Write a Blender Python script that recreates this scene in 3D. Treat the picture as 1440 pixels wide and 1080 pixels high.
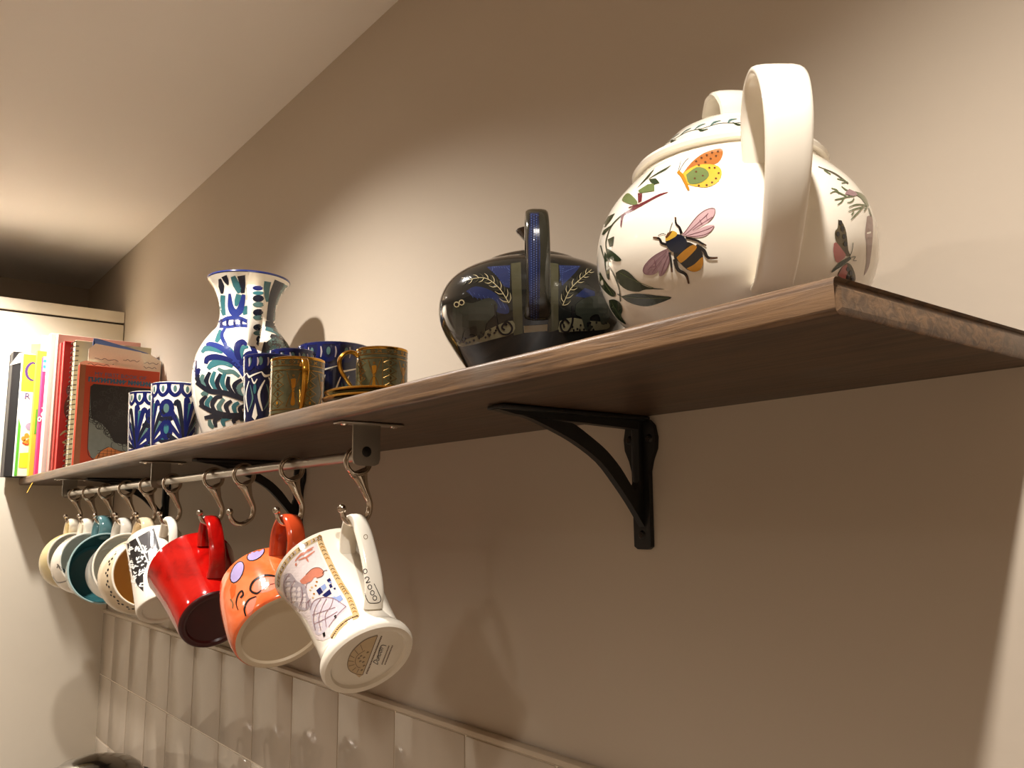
import bpy, bmesh, math, random
from mathutils import Vector, Matrix
from mathutils.bvhtree import BVHTree
from mathutils.geometry import delaunay_2d_cdt

for o in list(bpy.data.objects):
    bpy.data.objects.remove(o)
scene = bpy.context.scene
COL = scene.collection
random.seed(7)
H = 1.5            # eye height; heights below are written relative to the eye and lifted by H
D = 0.57           # distance of the eye from the shelf wall (wall is y = 0)

# ------------------------------------------------------------------ camera
CAM = [0.6133854, 0.7897283, -0.0093541, -0.1265607, 0.0865957, -0.9881718, -0.7795772, 0.6073141, 0.1530651]
FPX = 1202.543
RX, RY, RZ = (Vector(CAM[0:3]), Vector(CAM[3:6]), Vector(CAM[6:9]))   # right, down, forward in world axes
cd = bpy.data.cameras.new('camera')
cd.sensor_width = 36.0
cd.lens = FPX / 1440 * 36.0
cd.clip_start = 0.02
cam = bpy.data.objects.new('camera', cd)
COL.objects.link(cam)
mw = Matrix.Identity(4)
for i in range(3):
    mw[i][0] = RX[i]; mw[i][1] = -RY[i]; mw[i][2] = -RZ[i]
mw.translation = Vector((0, -D, H))
cam.matrix_world = mw
scene.camera = cam

# ------------------------------------------------------------------ world, exposure
w = bpy.data.worlds.new('world'); scene.world = w
w.use_nodes = True
w.node_tree.nodes['Background'].inputs[0].default_value = (0.05, 0.04, 0.03, 1)
w.node_tree.nodes['Background'].inputs[1].default_value = 0.2
vs = scene.view_settings
vs.view_transform = 'Standard'; vs.look = 'None'; vs.gamma = 1.0; vs.use_curve_mapping = False
vs.exposure = 1.8

# the ceiling downlights: two rows of recessed spots, warm white
CEIL = 0.735
WARM = (1.0, 0.935, 0.86)
DOWNLIGHTS = [   # x, y, power, beam angle, where it is
    (-0.065, -0.50, 15.5, 124, 'recessed downlight in the ceiling in front of the large white teapot'),
    (-1.08, -0.50, 16.5, 138, 'recessed downlight in the ceiling in front of the jug and cups'),
    (-2.21, -0.47, 18.0, 138, 'recessed downlight in the ceiling next to the tall cabinet'),
    (-1.7, -1.55, 24.0, 138, 'recessed downlight in the middle of the room, farthest from the door side'),
    (-0.4, -1.55, 24.0, 138, 'recessed downlight in the middle of the room, behind the eye'),
    (0.9, -1.55, 24.0, 138, 'recessed downlight in the middle of the room, at the right')]
SPOT_BLEND, SPOT_R = 0.85, 0.018

def eye_ray(px, py):
    return RX * (px - 720) + RY * (py - 540) + RZ * FPX
def onX(px, py, x):
    d = eye_ray(px, py); d = d * (x / d.x); return Vector((d.x, d.y - D, d.z + H))
def onY(px, py, y):
    d = eye_ray(px, py); d = d * ((y + D) / d.y); return Vector((d.x, d.y - D, d.z + H))

# ------------------------------------------------------------------ materials
def srgb(r, g, b):
    f = lambda c: (c / 255 / 12.92) if c / 255 <= 0.04045 else ((c / 255 + 0.055) / 1.055) ** 2.4
    return (f(r), f(g), f(b), 1.0)

MATS = {}
def mat(name, rgb, rough=0.5, metal=0.0, coat=0.0, var=0.06, vscale=25, bump=0.0, bscale=200, spec=0.5,
        sss=0.0, trans=0.0, bdist=0.001):
    """plain procedural surface: colour with a little noise variation and optional fine relief"""
    if name in MATS: return MATS[name]
    m = bpy.data.materials.new(name); m.use_nodes = True
    nt = m.node_tree; N = nt.nodes; L = nt.links
    p = N['Principled BSDF']
    p.inputs['Roughness'].default_value = rough
    p.inputs['Metallic'].default_value = metal
    p.inputs['Coat Weight'].default_value = coat
    p.inputs['Coat Roughness'].default_value = 0.06
    p.inputs['Specular IOR Level'].default_value = spec
    p.inputs['Transmission Weight'].default_value = trans
    c = srgb(*rgb)
    tc = N.new('ShaderNodeTexCoord')
    no = N.new('ShaderNodeTexNoise'); no.inputs['Scale'].default_value = vscale; no.inputs['Detail'].default_value = 4
    L.new(tc.outputs['Object'], no.inputs['Vector'])
    mx = N.new('ShaderNodeMix'); mx.data_type = 'RGBA'
    mx.inputs[6].default_value = tuple(min(1, v * (1 - var)) for v in c[:3]) + (1,)
    mx.inputs[7].default_value = tuple(min(1, v * (1 + var)) for v in c[:3]) + (1,)
    L.new(no.outputs['Fac'], mx.inputs[0])
    L.new(mx.outputs[2], p.inputs['Base Color'])
    if bump > 0:
        n2 = N.new('ShaderNodeTexNoise'); n2.inputs['Scale'].default_value = bscale; n2.inputs['Detail'].default_value = 3
        L.new(tc.outputs['Object'], n2.inputs['Vector'])
        b = N.new('ShaderNodeBump'); b.inputs['Strength'].default_value = bump; b.inputs['Distance'].default_value = bdist
        L.new(n2.outputs['Fac'], b.inputs['Height'])
        L.new(b.outputs['Normal'], p.inputs['Normal'])
    MATS[name] = m
    return m

def ramp_mat(name, stops, coord_scale, nscale=4, detail=8, rough=0.55, rough2=None, bump=0.25, bdist=0.001, dist=0.6, coat=0.0,
             blotch=None):
    """streaky or mottled surface: stretched noise through a colour ramp"""
    m = bpy.data.materials.new(name); m.use_nodes = True
    nt = m.node_tree; N = nt.nodes; L = nt.links; p = N['Principled BSDF']
    tc = N.new('ShaderNodeTexCoord'); mp = N.new('ShaderNodeMapping'); mp.inputs['Scale'].default_value = coord_scale
    L.new(tc.outputs['Object'], mp.inputs['Vector'])
    no = N.new('ShaderNodeTexNoise'); no.inputs['Scale'].default_value = nscale; no.inputs['Detail'].default_value = detail
    no.inputs['Distortion'].default_value = dist; no.inputs['Roughness'].default_value = 0.65
    L.new(mp.outputs['Vector'], no.inputs['Vector'])
    cr = N.new('ShaderNodeValToRGB')
    els = cr.color_ramp.elements
    els[0].position = stops[0][0]; els[0].color = srgb(*stops[0][1])
    els[1].position = stops[-1][0]; els[1].color = srgb(*stops[-1][1])
    for pos, col in stops[1:-1]:
        e = els.new(pos); e.color = srgb(*col)
    L.new(no.outputs['Fac'], cr.inputs['Fac'])
    out = cr.outputs['Color']
    if blotch:
        n3 = N.new('ShaderNodeTexNoise'); n3.inputs['Scale'].default_value = blotch[0]; n3.inputs['Detail'].default_value = 5
        L.new(tc.outputs['Object'], n3.inputs['Vector'])
        c3 = N.new('ShaderNodeValToRGB'); c3.color_ramp.elements[0].position = blotch[1]; c3.color_ramp.elements[1].position = blotch[2]
        L.new(n3.outputs['Fac'], c3.inputs['Fac'])
        mx = N.new('ShaderNodeMix'); mx.data_type = 'RGBA'; mx.inputs[7].default_value = srgb(*blotch[3])
        L.new(c3.outputs['Color'], mx.inputs[0]); L.new(out, mx.inputs[6]); out = mx.outputs[2]
    L.new(out, p.inputs['Base Color'])
    p.inputs['Roughness'].default_value = rough; p.inputs['Coat Weight'].default_value = coat
    b = N.new('ShaderNodeBump'); b.inputs['Strength'].default_value = bump; b.inputs['Distance'].default_value = bdist
    L.new(no.outputs['Fac'], b.inputs['Height']); L.new(b.outputs['Normal'], p.inputs['Normal'])
    MATS[name] = m
    return m

M_wall = mat('wall_paint', (196, 183, 166), 0.78, var=0.03, vscale=3, bump=0.12, bscale=60, spec=0.25, bdist=0.002)
M_ceil = mat('ceiling_paint', (246, 240, 232), 0.85, var=0.02, vscale=3, bump=0.08, bscale=80, spec=0.2)
M_cab = mat('cabinet_cream_lacquer', (228, 218, 200), 0.45, var=0.02, spec=0.4)
M_dark = mat('shadow_gap', (60, 46, 36), 0.8)
M_floor = ramp_mat('floor_oak', [(0.3, (100, 82, 64)), (0.7, (140, 116, 92))], (3, 30, 3), rough=0.5)
M_tile = mat('glazed_tile', (190, 176, 158), 0.09, coat=0.0, var=0.07, vscale=9, bump=0.2, bscale=22, spec=0.5, bdist=0.0022)
M_grout = mat('grout', (226, 214, 194), 0.9, bump=0.3, bscale=400)
M_trim = mat('tile_edge_trim', (196, 180, 158), 0.35, var=0.03)
M_wood = ramp_mat('shelf_wood_stained', [(0.25, (44, 31, 22)), (0.45, (66, 48, 35)), (0.6, (88, 66, 48)), (0.8, (58, 42, 31))],
                  (2.0, 38, 60), nscale=3.2, detail=9, rough=0.42, bump=0.35, bdist=0.0012, dist=0.9, blotch=(11, 0.56, 0.75, (80, 70, 62)))
M_woodedge = ramp_mat('shelf_wood_lit_edge', [(0.25, (58, 42, 29)), (0.45, (92, 69, 49)), (0.6, (126, 97, 69)), (0.8, (80, 60, 44))],
                      (2.0, 38, 60), nscale=3.2, detail=9, rough=0.38, bump=0.4, bdist=0.0012, dist=0.9, blotch=(9, 0.5, 0.72, (104, 90, 78)))  # lighter copy of the board's wood, direct light on front and end painted in
M_iron = mat('cast_iron_blackened', (42, 42, 42), 0.42, metal=0.55, var=0.12, bump=0.15, bscale=300)
M_steel = mat('brushed_steel', (176, 170, 160), 0.28, metal=1.0, var=0.05, bump=0.05, bscale=600)
M_chrome = mat('polished_nickel', (196, 184, 170), 0.10, metal=1.0, var=0.03)
M_screw = mat('screw_dark', (48, 46, 44), 0.4, metal=0.8)
M_white = mat('white_glaze', (244, 236, 220), 0.10, coat=0.4, var=0.01)
M_cream = mat('cream_glaze', (236, 224, 202), 0.14, coat=0.3, var=0.02)
M_lamp_trim = mat('downlight_trim_white', (235, 230, 220), 0.4)

def emit(name, rgb, s):
    m = bpy.data.materials.new(name); m.use_nodes = True
    p = m.node_tree.nodes['Principled BSDF']
    p.inputs['Base Color'].default_value = (0.8, 0.8, 0.8, 1)
    p.inputs['Emission Color'].default_value = (*rgb, 1); p.inputs['Emission Strength'].default_value = s
    return m
M_lens = emit('downlight_lens', WARM, 6.0)

def ink(name, rgb, rough=0.14, metal=0.0):
    return mat('print_' + name, rgb, rough, metal=metal, coat=0.3 if metal == 0 else 0.0, var=0.12, vscale=120)
I_navy = ink('navy', (22, 30, 84)); I_blue = ink('blue', (38, 52, 118)); I_teal = ink('teal', (54, 106, 112)); I_black = ink('black', (24, 22, 24))
I_green = ink('leaf_green', (40, 55, 34)); I_lgreen = ink('light_green', (98, 112, 66)); I_stem = ink('stem_red', (98, 36, 42))
I_yellow = ink('yellow', (202, 160, 56)); I_ochre = ink('ochre', (168, 112, 28)); I_orange = ink('orange', (160, 96, 46)); I_brown = ink('brown', (92, 58, 36))
I_wing = ink('wing_pink', (196, 162, 164)); I_wing2 = ink('wing_mauve', (150, 118, 122)); I_vein = ink('wing_vein', (112, 66, 78))
I_gold = ink('gold', (158, 124, 70), 0.22, metal=0.9)
I_olive = ink('olive', (70, 68, 50)); I_hatch = ink('hatch_blue', (74, 92, 140)); I_bone = ink('bone', (176, 164, 128)); I_bluepanel = ink('panel_blue', (34, 44, 82))
I_lilac = ink('lilac', (166, 150, 196)); I_tan = ink('tan', (206, 176, 128)); I_pale = ink('pale_lilac', (226, 212, 210)); I_grey = ink('grey', (176, 164, 168))
I_fox = ink('fox', (204, 126, 102)); I_red = ink('red', (196, 40, 32)); I_pink = ink('pink', (236, 130, 106)); I_sepia = ink('sepia', (120, 98, 66)); I_grn2 = ink('teal_grey', (84, 114, 110))

# ------------------------------------------------------------------ mesh helpers
class MB:
    """collects vertices and faces, then links them as one mesh object"""
    def __init__(s): s.v = []; s.f = []; s.m = []
    def add(s, vs_, fs_, mi=0):
        o = len(s.v); s.v += [Vector(v) for v in vs_]
        s.f += [tuple(o + i for i in f) for f in fs_]; s.m += [mi] * len(fs_)
    def box(s, a, b, mi=0):
        x0, y0, z0 = a; x1, y1, z1 = b
        s.add([(x0, y0, z0), (x1, y0, z0), (x1, y1, z0), (x0, y1, z0), (x0, y0, z1), (x1, y0, z1), (x1, y1, z1), (x0, y1, z1)],
              [(0, 3, 2, 1), (4, 5, 6, 7), (0, 1, 5, 4), (1, 2, 6, 5), (2, 3, 7, 6), (3, 0, 4, 7)], mi)
        return s
    def rbox(s, a, b, r=0.002, seg=2, mi=0):
        bm = bmesh.new(); bmesh.ops.create_cube(bm, size=1)
        for v in bm.verts: v.co = Vector([(a[i] + b[i]) / 2 + v.co[i] * (b[i] - a[i]) for i in range(3)])
        bmesh.ops.bevel(bm, geom=list(bm.edges), offset=r, segments=seg, affect='EDGES', profile=0.5)
        s.bm(bm, mi); return s
    def bm(s, bm, mi=0):
        bm.verts.index_update()
        s.add([v.co.copy() for v in bm.verts], [tuple(v.index for v in f.verts) for f in bm.faces], mi); bm.free()
    def lathe(s, prof, n=48, mi=0, M=None):
        vs_ = []; fs_ = []; rings = []
        for r, z in prof:
            if r < 1e-6: rings.append([len(vs_)]); vs_.append(Vector((0, 0, z)))
            else:
                rings.append(list(range(len(vs_), len(vs_) + n)))
                vs_ += [Vector((r * math.cos(2 * math.pi * i / n), r * math.sin(2 * math.pi * i / n), z)) for i in range(n)]
        for a, b in zip(rings, rings[1:]):
            if len(a) == 1 and len(b) == 1: continue
            for i in range(n):
                j = (i + 1) % n
                if len(a) == 1: fs_.append((a[0], b[j], b[i]))
                elif len(b) == 1: fs_.append((a[i], a[j], b[0]))
                else: fs_.append((a[i], a[j], b[j], b[i]))
        if M: vs_ = [M @ v for v in vs_]
        s.add(vs_, fs_, mi); return s
    def sweep(s, path, lat, hw, ht, n=10, cap=True, mi=0, power=2.6):
        """sweep a rounded section along a path; lat: lateral direction(s); hw: half width along lat, ht: half thickness"""
        m = len(path); vs_ = []; fs_ = []
        g = lambda q, k: q[k] if isinstance(q, (list, tuple)) else q
        prev = None
        for k in range(m):
            t = (path[min(k + 1, m - 1)] - path[max(k - 1, 0)]).normalized()
            l = lat if lat is not None else (prev if prev is not None else (Vector((1, 0, 0)) if abs(t.x) < 0.8 else Vector((0, 1, 0))))
            l = (l - t * l.dot(t)).normalized(); prev = l
            nn = t.cross(l)
            for i in range(n):
                a = 2 * math.pi * i / n; c, si = math.cos(a), math.sin(a)
                e = 2 / power
                cx = math.copysign(abs(c) ** e, c); sx = math.copysign(abs(si) ** e, si)
                vs_.append(path[k] + l * cx * g(hw, k) + nn * sx * g(ht, k))
        for k in range(m - 1):
            for i in range(n):
                j = (i + 1) % n
                fs_.append((k * n + i, k * n + j, (k + 1) * n + j, (k + 1) * n + i))
        if cap:
            fs_.append(tuple(reversed(range(n)))); fs_.append(tuple((m - 1) * n + i for i in range(n)))
        s.add(vs_, fs_, mi); return s
    def ball(s, c, r, mi=0, seg=12, sc=(1, 1, 1)):
        bm = bmesh.new(); bmesh.ops.create_uvsphere(bm, u_segments=seg, v_segments=max(6, seg // 2 + 2), radius=r)
        for v in bm.verts: v.co = Vector((v.co.x * sc[0], v.co.y * sc[1], v.co.z * sc[2])) + Vector(c)
        s.bm(bm, mi); return s
    def cyl(s, a, b, r, n=16, mi=0, r2=None):
        a = Vector(a); b = Vector(b)
        s.sweep([a, b], None, [r, r2 if r2 else r], [r, r2 if r2 else r], n, True, mi, power=2.0); return s
    def prism(s, pts, ax, lo, hi, mi=0):
        """extrude a polygon; pts are 2-D in the two axes left over by ax"""
        n = len(pts); o = [i for i in range(3) if i != ax]; vs_ = []
        for h in (lo, hi):
            for p in pts:
                v = [0, 0, 0]; v[o[0]] = p[0]; v[o[1]] = p[1]; v[ax] = h; vs_.append(v)
        fs_ = [tuple(reversed(range(n))), tuple(range(n, 2 * n))] + [(i, (i + 1) % n, n + (i + 1) % n, n + i) for i in range(n)]
        s.add(vs_, fs_, mi); return s
    def build(s, name, mats, parent=None, smooth=True, angle=38):
        me = bpy.data.meshes.new(name); me.from_pydata([tuple(v) for v in s.v], [], s.f)
        mats = mats if isinstance(mats, (list, tuple)) else [mats]
        for m in mats: me.materials.append(m)
        me.polygons.foreach_set('material_index', s.m)
        bm = bmesh.new(); bm.from_mesh(me); bmesh.ops.recalc_face_normals(bm, faces=bm.faces); bm.to_mesh(me); bm.free()
        if smooth:
            me.polygons.foreach_set('use_smooth', [True] * len(me.polygons))
            me.set_sharp_from_angle(angle=math.radians(angle))
        me.update()
        o = bpy.data.objects.new(name, me); COL.objects.link(o)
        if parent: o.parent = parent
        return o

def crom(pts, n=6):
    """smooth curve through points"""
    P = [Vector(p) for p in pts]; out = []
    for i in range(len(P) - 1):
        p0 = P[max(i - 1, 0)]; p1 = P[i]; p2 = P[i + 1]; p3 = P[min(i + 2, len(P) - 1)]
        for k in range(n):
            t = k / n
            out.append(0.5 * ((2 * p1) + (p2 - p0) * t + (2 * p0 - 5 * p1 + 4 * p2 - p3) * t * t + (3 * p1 - p0 - 3 * p2 + p3) * t ** 3))
    out.append(P[-1]); return out
def lerpl(vals, n):
    out = []
    for k in range(n):
        t = k / (n - 1) * (len(vals) - 1); i = min(int(t), len(vals) - 2); out.append(vals[i] + (vals[i + 1] - vals[i]) * (t - i))
    return out
def smooth_prof(pts, n=5):
    return [(max(0.0, p.x), p.y) for p in crom([(r, z, 0) for r, z in pts], n)]

def thing(name, label, cat, M=None, group=None):
    o = bpy.data.objects.new(name, None); COL.objects.link(o)
    o.empty_display_size = 0.02
    if M is not None: o.matrix_world = M
    o['label'] = label; o['category'] = cat
    if group: o['group'] = group
    return o
def tag(o, label, cat, group=None):
    o['label'] = label; o['category'] = cat
    if group: o['group'] = group
    return o
def struct(o): o['kind'] = 'structure'; return o
def T(x, y, z, rz=0): return Matrix.Translation((x, y, z)) @ Matrix.Rotation(rz, 4, 'Z')

# ------------------------------------------------------------------ prints: thin glaze shapes laid onto a surface
def lathe_map(prof, rref):
    """(u, v): u = arc length at radius rref, v = height -> point and normal on a turned surface"""
    pr = [(r, z) for r, z in prof]
    def f(u, v):
        th = u / rref
        for (r0, z0), (r1, z1) in zip(pr, pr[1:]):
            if z0 <= v <= z1 and z1 > z0:
                t = (v - z0) / (z1 - z0); r = r0 + (r1 - r0) * t
                n = Vector((math.cos(th) * (z1 - z0), math.sin(th) * (z1 - z0), -(r1 - r0))).normalized()
                return Vector((r * math.cos(th), r * math.sin(th), v)), n
        r, z = pr[0] if v < pr[0][1] else pr[-1]
        return Vector((r * math.cos(th), r * math.sin(th), z)), Vector((math.cos(th), math.sin(th), 0))
    return f
def flat_map(O, U, V, Nn):
    O, U, V, Nn = Vector(O), Vector(U), Vector(V), Vector(Nn)
    return lambda u, v: (O + U * u + V * v, Nn)
def eye_map(obj, Mw):
    """photo pixel -> point of the surface it falls on, in the thing's own frame"""
    me = obj.data
    bv = BVHTree.FromPolygons([Mw @ v.co for v in me.vertices], [tuple(p.vertices) for p in me.polygons])
    inv = Mw.inverted(); rot = inv.to_3x3(); org = Vector((0, -D, H))
    def f(px, py):
        hit, n, i, d = bv.ray_cast(org, eye_ray(px, py).normalized())
        if hit is None: return None
        if n.dot(eye_ray(px, py)) > 0: n = -n
        return inv @ hit, (rot @ n).normalized()
    return f

class Print:
    def __init__(s, mapper, base=0.00020, step=0.00010):
        s.map = mapper; s.mb = MB(); s.mats = []; s.base = base; s.step = step
    def mi(s, m):
        if m not in s.mats: s.mats.append(m)
        return s.mats.index(m)
    def put(s, pts2, faces, m, layer):
        vs_ = []; ok = []
        for p in pts2:
            r = s.map(p[0], p[1]); ok.append(r is not None)
            vs_.append(r[0] + r[1] * (s.base + s.step * layer) if r else Vector((0, 0, 0)))
        fs_ = [f for f in faces if all(ok[i] for i in f)]
        used = sorted({i for f in fs_ for i in f}); mp = {i: k for k, i in enumerate(used)}
        s.mb.add([vs_[i] for i in used], [tuple(mp[i] for i in f) for f in fs_], s.mi(m))
    def poly(s, pts, m, layer=0, grid=None, smooth=None):
        if smooth is None: smooth = 3 if (len(pts) >= 6 and grid is None) else 0
        if smooth: pts = [(p.x, p.y) for p in crom([(x, y, 0) for x, y in pts] + [(pts[0][0], pts[0][1], 0)], smooth)[:-1]]
        pts = [Vector(p[:2]) for p in pts]
        xs = [p.x for p in pts]; ys = [p.y for p in pts]
        g = grid or max(max(xs) - min(xs), max(ys) - min(ys)) / 7
        ring = []
        for a, b in zip(pts, pts[1:] + pts[:1]):
            k = max(1, int((b - a).length / g)); ring += [a + (b - a) * (i / k) for i in range(k)]
        n = len(ring); V = list(ring)
        x = min(xs) + g / 2
        while x < max(xs):
            y = min(ys) + g / 2
            while y < max(ys): V.append(Vector((x, y))); y += g
            x += g
        r = delaunay_2d_cdt(V, [(i, (i + 1) % n) for i in range(n)], [tuple(range(n))], 1, 1e-7)
        s.put(r[0], r[2], m, layer)
    def stroke(s, pts, wd, m, layer=0, n=5, raw=False):
        P = [Vector((p[0], p[1], 0)) for p in pts] if raw else crom([(p[0], p[1], 0) for p in pts], n)
        W = lerpl(wd if isinstance(wd, (list, tuple)) else [wd, wd], len(P)); V = []
        for k, p in enumerate(P):
            t = (P[min(k + 1, len(P) - 1)] - P[max(k - 1, 0)]); t = t.normalized() if t.length > 0 else Vector((1, 0, 0))
            q = Vector((-t.y, t.x, 0)) * (W[k] / 2)
            V += [p + q * e for e in (1, .5, 0, -.5, -1)]
        F = []
        for k in range(len(P) - 1):
            for j in range(4): F.append((5 * k + j, 5 * k + j + 1, 5 * k + j + 6, 5 * k + j + 5))
        s.put(V, F, m, layer)
    def dot(s, c, rx, ry, m, layer=0, rot=0, n=14):
        V = [Vector((c[0], c[1]))]; F = []
        rings = (.45, .8, 1.0)
        for f in rings:
            for i in range(n):
                a = 2 * math.pi * i / n; x = rx * f * math.cos(a); y = ry * f * math.sin(a)
                V.append(Vector((c[0] + x * math.cos(rot) - y * math.sin(rot), c[1] + x * math.sin(rot) + y * math.cos(rot))))
        F += [(0, 1 + i, 1 + (i + 1) % n) for i in range(n)]
        for k in range(len(rings) - 1):
            F += [(1 + k * n + i, 1 + (k + 1) * n + i, 1 + (k + 1) * n + (i + 1) % n, 1 + k * n + (i + 1) % n) for i in range(n)]
        s.put(V, F, m, layer)
    def text(s, txt, o, ux, uy, size, m, layer=0, italic=0.0, stretch=1.0, align='LEFT'):
        cu = bpy.data.curves.new('t', 'FONT'); cu.body = txt; cu.size = 1; cu.resolution_u = 2; cu.align_x = align
        ob = bpy.data.objects.new('t', cu); me = bpy.data.meshes.new_from_object(ob)
        V = [Vector((o[0], o[1])) + Vector(ux) * size * (v.co.x * stretch + italic * v.co.y) + Vector(uy) * size * v.co.y for v in me.vertices]
        s.put(V, [tuple(p.vertices) for p in me.polygons], m, layer)
        bpy.data.objects.remove(ob); bpy.data.meshes.remove(me); bpy.data.curves.remove(cu)
    def build(s, name, parent):
        o = s.mb.build(name, s.mats, parent, smooth=False)
        return o

# ------------------------------------------------------------------ room shell
X0, X1, Y1 = -2.94, 1.7, -2.7       # far left wall, right wall, wall behind the eye
XC = -2.45                          # face of the tall cabinet
ZC = CEIL + H
wall = struct(MB().box((X0 - .1, 0, 0), (X1 + .1, .1, ZC)).build('wall_back', M_wall, smooth=False))
struct(MB().box((X0 - .1, Y1 - .1, 0), (X0, 0, ZC)).build('wall_left', M_wall, smooth=False))
struct(MB().box((X1, Y1 - .1, 0), (X1 + .1, 0, ZC)).build('wall_right', M_wall, smooth=False))
struct(MB().box((X0 - .1, Y1 - .1, 0), (X1 + .1, Y1, ZC)).build('wall_front', M_wall, smooth=False))
struct(MB().box((X0 - .1, Y1 - .1, -.08), (X1 + .1, .1, 0)).build('floor', M_floor, smooth=False))
struct(MB().box((X0 - .1, Y1 - .1, ZC), (X1 + .1, .1, ZC + .08)).build('ceiling', M_ceil, smooth=False))

def world_noise(m):
    """let the texture run through the room instead of restarting on every copy"""
    nt = m.node_tree; g = nt.nodes.new('ShaderNodeNewGeometry')
    for l in list(nt.links):
        if l.from_node.bl_idname == 'ShaderNodeTexCoord':
            to = l.to_socket; nt.links.remove(l); nt.links.new(g.outputs['Position'], to)
world_noise(M_tile)

# tiled splashback: grout bed, single tiles, edge trim
ZT, TILE = -0.235 + H, 0.152
ZW = -0.60 + H                      # worktop height
grout = MB().box((XC, -.0084, ZW), (X1, 0, ZT)).build('grout_bed', M_grout, wall, smooth=False)
tile_cache = {}
def tile(xa, xb, za, zb):
    key = (round(xb - xa, 3), round(zb - za, 3))
    g = .0011
    if key not in tile_cache:
        hx, hz = (xb - xa) / 2 - g, (zb - za) / 2 - g
        o = MB().rbox((-hx, -.0045, -hz), (hx, .0045, hz), .0016, 2).build('tile', M_tile, wall); tile_cache[key] = o
    else:
        o = tile_cache[key].copy(); COL.objects.link(o)
    o.location = ((xa + xb) / 2, -.0055, (za + zb) / 2)
    o.rotation_euler = (math.radians(random.uniform(-.22, .22)), 0, math.radians(random.uniform(-.22, .22)))
xs = [XC]; x = -0.809 - TILE * 10
while x < X1: xs.append(x); x += TILE
xs.append(X1)
zs = [ZT, ZT - .1535, ZT - .307, ZW]
for xa, xb in zip(xs, xs[1:]):
    for za, zb in zip(zs, zs[1:]): tile(xa, xb, zb, za)
trim = MB()
trim.sweep([Vector((XC, -.006, ZT + .004)), Vector((X1, -.006, ZT + .004))], Vector((0, 1, 0)), .0065, .0045, 12)
struct(trim.build('trim_1', M_trim))

# worktop and base units below the picture
wt = MB().rbox((XC, -.62, ZW - .038), (X1, -.0005, ZW), .004).build('worktop', mat('worktop_dark', (96, 84, 72), .4, var=.15))
tag(wt, 'dark worktop running below the tiled splashback', 'worktop')
for k in range(4):
    xa = XC + .002 + k * 1.03; xb = min(xa + 1.026, X1 - .004)
    u = thing('base_cabinet', ['cream base cabinet under the worktop beside the tall cabinet', 'cream base cabinet under the worktop below the red mug', 'cream base cabinet under the worktop below the large teapot', 'cream base cabinet under the worktop at the right wall'][k], 'cabinet', T((xa + xb) / 2, -.3, 0), 'base cabinets under the worktop')
    hw = (xb - xa) / 2
    MB().box((-hw, -.27, .1), (hw, .296, ZW - .039)).build('body', M_cab, u, smooth=False)
    MB().box((-hw, -.22, 0), (hw, .296, .1)).build('plinth', M_cab, u, smooth=False)
    for s in (-1, 1):
        d = MB().rbox((min(0, s * hw) + .002, -.29, .11), (max(0, s * hw) - .002, -.271, ZW - .045), .002).build('door', M_cab, u)
        MB().cyl((s * .05, -.306, .6), (s * .05, -.306, .75), .005).cyl((s * .05, -.29, .61), (s * .05, -.306, .61), .004).cyl((s * .05, -.29, .74), (s * .05, -.306, .74), .004).build('handle', M_steel, d)

# tall cabinet at the far end of the shelf
CT = .562 + H
cab = thing('tall_cabinet', 'tall cream cabinet at the far end of the shelf behind the books', 'cabinet', T(XC, -.34, 0))
MB().box((X0 - XC + .002, -.33, .1), (-.02, .338, CT)).build('body', M_cab, cab, smooth=False)
MB().box((X0 - XC + .002, -.33, CT), (-.022, .338, CT + .003)).build('bounce_blocker', mat('bounce_blocker_brown', (78, 64, 50), .9, var=.2), cab, smooth=False)  # unseen dark sheet, added to stop light bouncing up above the cabinet
MB().rbox((-.02, -.33, CT - .03), (0, .338, CT), .0015).build('top_rail', M_cab, cab)
MB().box((-.02, -.33, CT - .036), (-.008, .338, CT - .03)).build('shadow_gap', M_dark, cab, smooth=False)
MB().rbox((-.02, -.33, .1), (0, .338, CT - .036), .0015).build('door', M_cab, cab)
MB().box((X0 - XC + .002, -.3, 0), (-.05, .338, .1)).build('plinth', M_cab, cab, smooth=False)

# recessed downlights
for (lx, ly, e, deg, lab) in DOWNLIGHTS:
    t = thing('ceiling_downlight', lab, 'light', T(lx, ly, ZC), 'ceiling downlights')
    MB().lathe([(.043, 0), (.043, -.004), (.036, -.006), (.031, -.002), (.031, 0)], 32).build('trim_ring', M_lamp_trim, t)
    MB().lathe([(.031, -.0005), (.02, -.0015), (0, -.002)], 24).build('lens', M_lens, t)
    ld = bpy.data.lights.new('downlight_beam', 'SPOT'); ld.energy = e; ld.color = WARM
    ld.spot_size = math.radians(deg); ld.spot_blend = SPOT_BLEND; ld.shadow_soft_size = SPOT_R if ly > -1 else .07
    lo = bpy.data.objects.new('downlight_beam', ld); COL.objects.link(lo); lo.parent = t; lo.location = (0, 0, -.024 if ly > -1 else -.08)

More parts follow.
